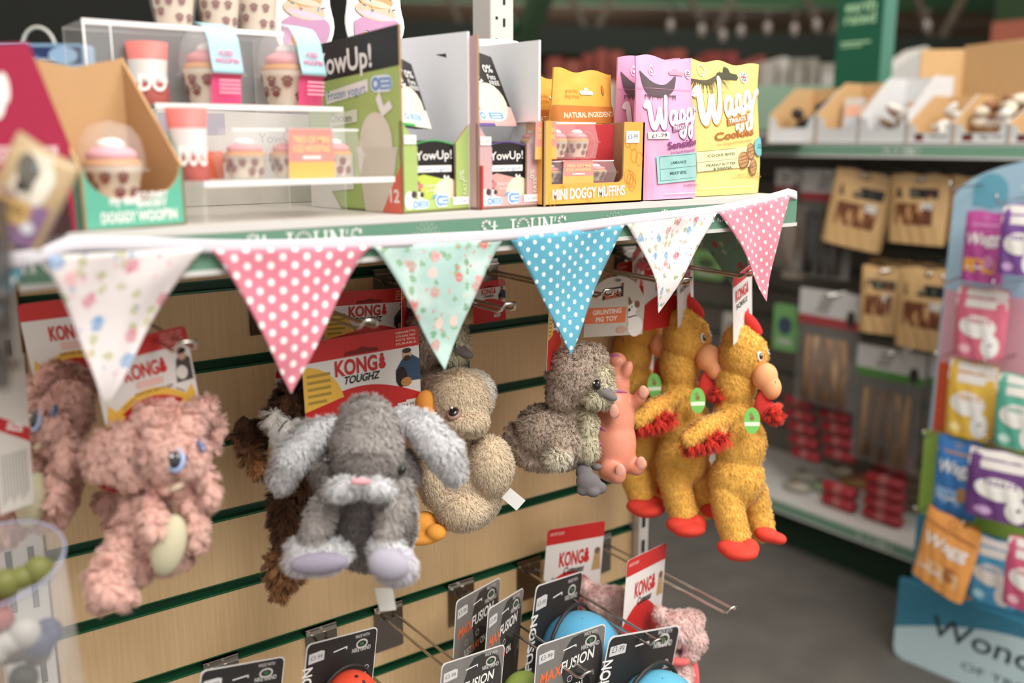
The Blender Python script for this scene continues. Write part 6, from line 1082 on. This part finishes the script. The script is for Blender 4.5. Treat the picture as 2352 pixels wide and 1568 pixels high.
for k, a in enumerate(((1918, 392, 2040, 568, 2.86, .35, 'tilted kraft pouch of brown sticks, top row left'), (2046, 400, 2176, 560, 2.86, .0, 'kraft pouch with a strip window in the middle of the top row'), (2150, 405, 2205, 550, 2.98, .0, 'kraft pouch mostly hidden behind the middle one in the top row'), (2184, 405, 2290, 562, 2.87, .0, 'kraft pouch cut off by the blue stand in the top row'), (1982, 612, 2066, 765, 2.88, .2, 'kraft pouch at the left of the lower row'), (2062, 616, 2196, 803, 2.84, .0, 'kraft pouch with a small dark window, lowest and largest of the lower row'), (1995, 600, 2190, 640, 3.0, .0, 'row of folded kraft pouch tops behind the lower row'), (2188, 618, 2280, 790, 2.9, .0, 'kraft pouch partly behind the blue stand in the lower row'))):
    tt = hangpouch(a[6], *a[:4], x=a[4], twist=a[5])
    if k == 0: tt.rotation_euler = (math.radians(11), 0, 0); tt.location.y += .03
def headerbag(lab, u0, v0, u1, vh, v1, stripe, fill, x=2.9, n=7, grp='white header bags of chews'):
    y0, y1, z0, z1 = hangframe(u0, v0, u1, v1, x); zh = P((u0 + u1) / 2, vh, x=x).z; w, h = y0 - y1, z1 - z0; t = thing('header_bag', lab, 'treat bag', (x, (y0 + y1) / 2, z0), grp); M = frame((x, y0, z0), (0, -1, 0), (0, 0, 1)); hh = zh - z0; b = MB(); b.M = M; b.ext([(0, hh), (w, hh), (w, h), (0, h)], -.004, 0, mt('CDCAC6', .5)); b.lz = .0006; b.rect(0, hh, w, hh + (h - hh) * .26, mt(stripe)); 
    for k in range(3): b.rect(w * (.3 + .03 * k), hh + (h - hh) * (.4 + .18 * k), w * (.5 + .03 * k), hh + (h - hh) * (.48 + .18 * k), mt('6E6862'))
    b.disc(w * .85, hh + (h - hh) * .3, w * .07, mt('3A3632'), (h - hh) * .25); b.build('header', t)
    b = MB(); b.M = M; f = lambda s: (lambda i, j: (i * w, j * hh, s * (.022 * math.sin(math.pi * i) * math.sin(math.pi * (j * .9 + .05)) + .002 * math.sin(i * 20 + j * 31)) - .002)); FM = mt('8E8A84', .2, alpha=.35, var=.3, scale=25, bump=.8); b.grid(f(1), 12, 14, FM); b.grid(f(-1), 12, 14, FM); b.build('clear_bag', t)
    b = MB(); b.M = M
    for k in range(n): xx = w * (.14 + .72 * (k + .5) / n); q = .008 * math.sin(k * 2.7); b.tube([(xx - .004, hh * .06, q), (xx, hh * .45, -q), (xx + .006 * math.sin(k), hh * .86, q)], [w / n * .34, w / n * .42, w / n * .3], mt(random.choice(fill), .7, var=.2), 7)
    b.build('chew_sticks', t); return t
headerbag('header bag with a red stripe and dark sticks, top row beside the kraft pouches', 1836, 390, 1958, 462, 640, 'A83A3E', ['3A322C', '2E2824', '5A4E44'])
headerbag('narrow header bag with a red stripe at the left end of the top row', 1776, 388, 1832, 440, 620, 'A0484A', ['8A6E54', 'A89078', '9A8C7A'], n=4)
headerbag('header bag with a red stripe and pale ribbed bones, second row', 1830, 668, 1972, 750, 935, 'A83A3E', ['B08A66', '9A7450', 'C29C78'], n=6)
headerbag('header bag with a green stripe and brown sticks above the base shelf', 1960, 800, 2118, 872, 1072, '4E8A36', ['8A6442', 'A07A50', '6E4E34'])
headerbag('header bag with a green stripe beside the blue stand', 2124, 822, 2226, 892, 1060, '4E8A36', ['8A6442', '6E4E34'], n=5)
for k, (u0, v0, u1, v1, cc, cc2, l) in enumerate(((1776, 700, 1830, 805, '6FA860', '3A4A5E', 'small bright green pack beside the chicken head'), (1560, 470, 1640, 560, '8A8478', '6E6A60', 'grey pack seen between the pennants'), (1590, 575, 1655, 640, '77A05A', '4A5A3A', 'green pack seen behind the floral tail'), (1660, 720, 1700, 800, 'B9B2A6', '77716A', 'pale pack seen between the two chicken heads'), (1800, 470, 1850, 640, 'A89A88', '8A5E44', 'tan pack right of the pink corner pennant'))):
    y0, y1, z0, z1 = hangframe(u0, v0, u1, v1, 2.92); b = MB(); b.M = frame((2.92, y0, z0), (0, -1, 0), (0, 0, 1)); w, h = y0 - y1, z1 - z0; b.ext(rrect(0, 0, w, h, .006), -.02, 0, foil(cc)); b.lz = .0006; b.disc(w * .5, h * .55, w * .3, mt(cc2), h * .2); b.rect(w * .2, h * .15, w * .8, h * .25, mt('B9B8B0')); props(b.build('hanging_pack'), l, 'pack', 'small packs hanging in the treat aisle')
b = MB()
def rod(u, v, x, l=.3): b = MB(); q = P(u, v, x=x); b.tube([(q.x, q.y - .006, q.z), (3.27, q.y - .006, q.z), (3.27, q.y + .006, q.z), (q.x, q.y + .006, q.z)], .003, CH, 6, closed=True); b.box(3.262, 3.271, q.y - .03, q.y + .03, q.z - .07, q.z + .01, CH); return props(b.build('prong_hook'), None, 'hook', 'hooks holding the packs in the treat aisle')
for (u, v, l) in ((1978, 402, 'hook tip through the top left kraft pouch'), (2112, 410, 'hook tip through the middle kraft pouch'), (2232, 415, 'hook tip beside the blue stand, top row'), (2022, 622, 'hook tip through the lower left kraft pouch'), (2130, 628, 'hook tip through the lower right kraft pouch'), (1898, 400, 'hook through the dark stick header bag'), (1900, 678, 'hook through the ribbed bone header bag'), (2040, 812, 'hook through the green striped header bag'), (2175, 832, 'hook through the header bag beside the blue stand'), (1803, 395, 'hook through the narrow header bag')): rod(u, v, 2.83)['label'] = l
# stacks of red sleeves on the base shelf and above it
def roll(p, l, lab, col, r=.022, grp='red wrapped chew packs', d=(0, 1, 0), h=None):
    d = Vector(d).normalized(); b = MB(); b.tube([p - d * l / 2, p - d * l * .42, p + d * l * .42, p + d * l / 2], [r * .8, r, r, r * .8], foil(col), 12); b.tube([p - d * l * .12, p + d * l * .12], r * 1.02, mt('B0605C' if col.startswith('A') else '8A7A6A'), 12, cap=False); return props(b.build('chew_pack'), lab, 'dog treat', grp)
for r_ in range(5):
    for k in range(2):
        q = P(1835 + 78 * k + 4 * r_, 925 + 30 * r_, x=2.96); roll(q, .12, 'red chew pack in the hanging column behind the chicken beak, %s' % ('left stack' if k == 0 else 'right stack'), 'A01C28', .020)
zb = CAMZ - 1.31 + .0006
for (u, v, n, l, w_, cc, lab) in ((1915, 1172, 2, .13, .03, 'A8202C', 'short stack of red chew rolls at the front of the base shelf'), (2015, 1205, 4, .14, .028, 'A01C28', 'tall stack of dark red chew rolls next to the blue stand'), (2105, 1185, 4, .12, .025, '9A8A72', 'stack of beige chew rolls touching the blue stand'), (2040, 1120, 3, .15, .028, 'A83038', 'red chew rolls lying behind the tall dark red stack')):
    base = P(u, v, z=zb)
    for k in range(n): roll(Vector((base.x + .03, base.y, zb + w_ * .8 + k * w_ * 1.55)), l, lab, cc, w_ * .8, 'chew rolls stacked on the base shelf')
for k, (u, v, cc) in enumerate(((1850, 1095, 'B9B4A4'), (1890, 1120, '8FA884'), (1830, 1120, 'A8A090'), (1930, 1085, 'C9B9A0'), (1960, 1110, 'B98A4A'), (1985, 1100, 'A83A3A'), (2080, 1110, 'B9A88E'))):
    q = P(u, v, z=zb + .01); b = MB(); b.ell((q.x, q.y, zb + .018), (.04, .06, .018), foil(cc), 14, 8); b.ell((q.x - .01, q.y + .01, zb + .024), (.02, .03, .016), mt('6E5A44', .7), 10, 6); props(b.build('loose_pack'), 'loose pack of treats lying flat on the base shelf', 'dog treat', 'loose treat packs on the base shelf')

# ---------------------------------------------------------------- blue cardboard floor stand
XS_ = 2.49; yL, yR = 1.385, .55; st = thing('floor_stand', 'pale blue cardboard floor stand with hanging treat pouches and a lettered foot', 'display stand', (2.6, 1.0, 0)); SB = mt('9FC4D8', .5, var=.03)
def SF(x=XS_): return frame((x, yL, 0), (.04, -1, 0), (0, 0, 1))
b = MB(); b.M = SF(); wS = .80; zT = CAMZ - .03; prof = [(0, .02), (wS, .02), (wS, zT - .12)] + [(wS * .5 + wS * .5 * math.cos(a), zT - .13 + .13 * math.sin(a)) for a in [i * math.pi / 20 for i in range(1, 20)]] + [(0, zT - .12)]
prof = [(x + (.0 if y < .5 else .02), y) for x, y in prof]; b.ext(prof, -.03, 0, SB); b.lz = .0006
bands = [('9CC7DE', CAMZ - .40, zT), ('D7A3B0', CAMZ - .60, CAMZ - .40), ('D9521E', CAMZ - .80, CAMZ - .60), ('8CB23A', CAMZ - 1.05, CAMZ - .80), ('2E7C98', .02, CAMZ - 1.05)]
for cc, z0, z1 in bands[1:]: b.rect(.02 if z0 > .5 else .0, z0, wS, z1, mt(cc, .5, var=.03))
for x, z, r in ((.115, CAMZ - .13, .045), (.45, CAMZ - .15, .05)): b.disc(x, z, r, mt('5FA9C0')); b.rect(x - r, z - r * .9, x + r, z - r * .1, mt('5FA9C0'))
b.disc(.115, CAMZ - .235, .016, mt('6DB4CC')); b.disc(.24, CAMZ - .12, .05, mt('B4D2E0'), .02); b.build('header_panel', st)
b = MB(); b.M = SF(XS_ + .03); b.box(.03, wS - .03, .02, 1.2, -.3, 0, mt('8FB6C8', .5)); b.build('stand_body', st)
# lettered foot panel
b = MB(); a = P(2065, 1500, z=0); b.M = frame((2.46, 1.405, .0), (.06, -1, 0), (.0, 0, 1)); wF = .85; b.ext(rrect(0, 0, wF, .245, .03, corners=(1, 1, 0, 0)), -.02, 0, mt('2E7C98', .5)); b.lz = .0006
sw = [(0, .03), (.008, .008), (.03, 0), (wF, 0), (wF, .2)] + [(wF * (1 - t), .085 + .12 * math.sin(math.pi * min(1, .02 + (1 - t) * 1.0))) for t in [i / 16 for i in range(17)]]; b.poly(sw, mt('B9D3D9', .5, var=.02)); DT = mt('24363C', .5)
b.build('foot_panel', st); b = MB(); b.M = frame((2.46, 1.405, .0), (.06, -1, 0), (.0, 0, 1)); b.lz = .0012; b.text('Wonderful', .34, .115, .062, DT, .012, w=.48, shear=.15); b.text('WORLD', .28, .055, .02, DT, .01) if 0 else None; b.text('OF TREATS', .33, .05, .022, DT, .0, w=.26, rot=.02); b.build('lettering', st)
# pouches on the stand
def dec_st(word, c2, c3):
    def f(b, w, h):
        b.text(word, 0, h * .55, h * .16, WH, .04, w=w * .8, shear=.2, rot=.1); b.rect(-w * .38, h * .14, w * .38, h * .34, mt(c2), 3); b.disc(w * .22, h * .3, w * .12, mt(c3), h * .1); b.rect(-w * .3, h * .2, w * .1, h * .23, WH); b.ring(0, h * .92, w * .07, w * .02, mt(c3), n=10); b.rect(-w * .48, h * .8, w * .48, h * .83, mt(c3), 4)
    return f
def dec_tall(c1, c2):
    def f(b, w, h):
        b.rect(-w * .49, h * .72, w * .49, h * .98, mt('E6E1DA'), 4); b.rect(-w * .49, h * .84, w * .49, h * .87, mt(c1), 4); b.disc(0, h * .45, w * .36, mt('E9E6E0'), h * .16); b.text('TREATS', 0, h * .50, h * .07, mt(c1), .04, w=w * .5); b.disc(w * .28, h * .2, w * .17, mt('EEECE8'), h * .17); b.disc(w * .3, h * .22, w * .03, BLK); b.disc(-w * .2, h * .12, w * .14, mt(c2), h * .06)
    return f
def stp(lab, u0, v0, u1, v1, x, col, dec, twist=0):
    y0, y1, z0, z1 = hangframe(u0, v0, u1, v1, x); return pouch('treat_pouch', lab, 'treat bag', (x, (y0 + y1) / 2, z0), math.radians(-88) + twist, y0 - y1, z1 - z0, .035, col, dec, group='treat pouches on the blue floor stand')
stp('magenta pouch with white script lettering at the top of the blue stand', 2214, 486, 2310, 648, 2.43, 'B84494', dec_st('Wagg', 'E8A028', 'D98AC0'), -.1)
stp('purple and white pouch at the top right of the blue stand', 2300, 470, 2400, 632, 2.38, '7A4A9A', dec_tall('7A4A9A', 'C9A0D0'))
stp('coral pink pouch with a white badge, second row of the blue stand', 2196, 660, 2312, 822, 2.44, 'D8647E', dec_tall('B83A5E', 'E9B0BC'), -.05)
stp('yellow pouch with a cream badge, third row of the blue stand', 2176, 830, 2286, 1004, 2.44, 'E2B41E', dec_tall('C9821A', 'F0D98A'), -.05)
stp('mint green and white pouch, third row right of the yellow one', 2288, 862, 2400, 1030, 2.40, '4FAE94', dec_tall('3A9A80', 'B9E0D2'))
stp('blue pouch with white script lettering, fourth row of the blue stand', 2148, 1006, 2250, 1182, 2.43, '2E78BE', dec_st('Wagg', '8AB4DC', 'B98A5A'), -.1)
stp('purple and white pouch overlapping the blue one, fourth row', 2226, 1035, 2380, 1195, 2.38, '6A3A7E', dec_tall('6A3A7E', 'C9A0D0'), .1)
stp('orange pouch with white script lettering, bottom row front', 2092, 1180, 2232, 1350, 2.36, 'E89A3E', dec_st('Wagg', 'F0C890', 'A8642A'), -.25).rotation_euler = (math.radians(9), 0, 0)
stp('orange pouch showing behind the front orange pouch', 2130, 1190, 2245, 1358, 2.42, 'DE8C30', dec_st('Wagg', 'F0C890', 'A8642A'), -.1)
stp('light blue and white pouch, bottom row', 2228, 1235, 2340, 1385, 2.40, '3E9CCB', dec_tall('2E86BE', 'A0D0E8'), .05)
stp('pink patterned pouch at the bottom right edge', 2310, 1240, 2420, 1400, 2.34, 'D0507A', dec_tall('B83A5E', 'E9B0BC'))
for k, (u, v) in enumerate(((2212, 440), (2318, 470), (2195, 650), (2310, 662), (2178, 822), (2290, 838), (2150, 1000), (2290, 1010), (2130, 1172), (2240, 1205))):
    q = P(u, v, x=2.40); b = MB(); b.tube([(2.49, q.y, q.z + .015), (2.40, q.y, q.z + .012), (2.35, q.y, q.z + .004), (2.33, q.y, q.z + .02), (2.34, q.y, q.z + .028)], .0025, CH, 6); b.build('wire_hook', st)

# ---------------------------------------------------------------- the shop beyond, far out of focus
random.seed(77)
def farunit(lab, u0, u1, v0, v1, d, dep, shelf_cols, rows=2, grp=None):
    a, c = P(u0, v0, d=d), P(u1, v0, d=d); w = (c - a).length; zt2 = a.z; x = (c - a); x.z = 0; x.normalize(); t = thing('shop_unit', lab, 'shelf', (a + c) / 2 * 1 - Vector((0, 0, (a.z + c.z) / 2)), grp); b = MB(); b.M = frame((a.x, a.y, 0), x, (0, 0, 1)); ztop = min(a.z, c.z)
    b.box(0, w, 0, ztop, -dep, -dep + .03, mt('4A463E', .8)); z = .1; rh = ztop / (rows + 1)
    for r in range(rows + 1): b.box(0, w, ztop - rh * r - .03, ztop - rh * r, -dep, 0, mt('A8A49A', .6))
    b.build('frame', t); return a, x, w, ztop, rh
def goods(a, x, w, z, h, cols, n, dep, lab, grp, jitter=.3):
    p = 0
    while p < w - .05:
        ww = w / n * random.uniform(.8, 1.2); hh = h * random.uniform(1 - jitter, 1); ww = min(ww, w - p); b = MB(); b.M = frame((a.x, a.y, z + .001), x, (0, 0, 1)); b.ext(rrect(p + .01, 0, p + ww - .01, hh, .02), -dep, -.03, mt(random.choice(cols), .6, var=.12, scale=9)); b.lz = -.029; b.rect(p + .15 * ww, hh * .3, p + ww * .85, hh * .7, mt(random.choice(cols), .6)); props(b.build('far_pack'), lab, 'pack', grp); p += ww
cols_n = {7.5: 'red pack on the top level of the farthest shop unit', 6.0: 'tan or grey pack on the top level of the nearer far unit', 6.5: 'pale pack on top of the unit left of the green tower sign'}
for (lab, u0, u1, v, d, cols, n, hh) in (('far shop shelving with red goods on top, behind the pink pouch', 1255, 1760, 212, 7.5, ['8A3228', '94402F', '7A2A24', '9A4C3A'], 14, .33), ('far shop shelving of mixed pale goods behind the muffin box', 1180, 1560, 300, 6.0, ['B9B4A8', '8A7A66', 'A89A84', '6E6A62', 'C9C2B4'], 10, .35), ('far shop shelving of pale packs left of the green tower sign', 1745, 2010, 222, 6.5, ['B9B6AE', '9A958A', 'A8A298', '8C867A'], 7, .30)):
    a, x, w, zt2, rh = farunit(lab, u0, u1, v, v + 10, d, .6, cols, rows=3)
    goods(a, x, w, zt2, hh, cols, n, .5, 'blurred ' + cols_n[d], 'goods on top of the far unit %d m off' % int(d))
    for r in (1, 2, 3): goods(a, x, w, zt2 - rh * r, rh * .8, ['B9B4A8', '8A7A66', 'A89A84', '6E6A62', 'C9C2B4', '7E3A34', '8E9A74'], n, .5, 'blurred pack on a lower level of a far shop unit behind the toy bay', 'goods on lower levels of far units')
a, x, w, zt2, rh = farunit('far shelving with a pale green fascia seen above the leftmost treat box', 1700, 1960, 300, 300, 4.6, .4, [], rows=3); b = MB(); b.M = frame((a.x, a.y, zt2), x, (0, 0, 1)); b.box(0, w, 0, .21, .0, .02, mt('76927A', .5)); props(b.build('fascia_board'), 'pale green fascia board above the far shelving', 'sign')
for r in range(1, 4): goods(a, x, w, zt2 - rh * r, rh * .8, ['B9B4A8', 'A89A84', '8E9A74', 'C9C2B4', '8A6A4E'], 8, .35, 'blurred pack on the far shelving under the pale green fascia', 'goods under the green fascia')
# terracotta block and white gabled bird table at the right
p = P(2400, 190, d=6.5); b = MB(); b.box(p.x - .2, p.x + .5, p.y - .3, p.y + .3, 0, P(2352, 50, d=6.5).z, mt('A85A44', .8, var=.1)); props(b.build('terracotta_display'), 'terracotta coloured display block at the top right edge', 'display')
p = P(2120, 200, d=5.4); X_ = RT; t = thing('bird_table', 'white gabled roof display beyond the kraft boxes', 'display', (p.x, p.y, 0)); b = MB(); b.M = frame((p.x, p.y, 0), X_, (0, 0, 1)); zz = P(2120, 190, d=5.4).z; zk = P(2130, 108, d=5.4).z; b.ext([(-.28, zz), (.28, zz), (.24, zz + .03), (.0, zk), (-.24, zz + .03)], -.3, 0, mt('C9C8C2', .6)); b.build('gable_roof', t); b = MB(); b.M = frame((p.x, p.y, 0), X_, (0, 0, 1)); b.box(-.16, .16, zz - .25, zz, -.2, -.02, mt('8A8A84', .6)); b.box(-.05, .05, .0, zz - .25, -.15, -.05, mt('6E6A62')); b.build('table_body', t)
# festoon bulbs
t = thing('festoon_lights', 'string of unlit festoon bulbs hung across the hall under the roof', 'lights', P(1750, 40, d=7)); pts = [P(u, v, d=7) for u, v in ((1500, -10), (1610, 40), (1750, 35), (1880, 18), (2100, 60), (2300, 50))]; b = MB(); b.tube(spline(pts, 5), .006, mt('2A2A26')); b.build('cable', t)
for u, v in ((1612, 70), (1660, 82), (1702, 72), (1763, 65), (1825, 68), (1876, 58), (2130, 60), (1540, 60)):
    q = P(u, v, d=7); b = MB(); b.ell(q, (.03, .03, .05), mt('8E847E', .2, spec=.8), 12, 8); b.tube([q + Vector((0, 0, .045)), q + Vector((0, 0, .12))], .015, mt('4A403A')); b.build('bulb', t)
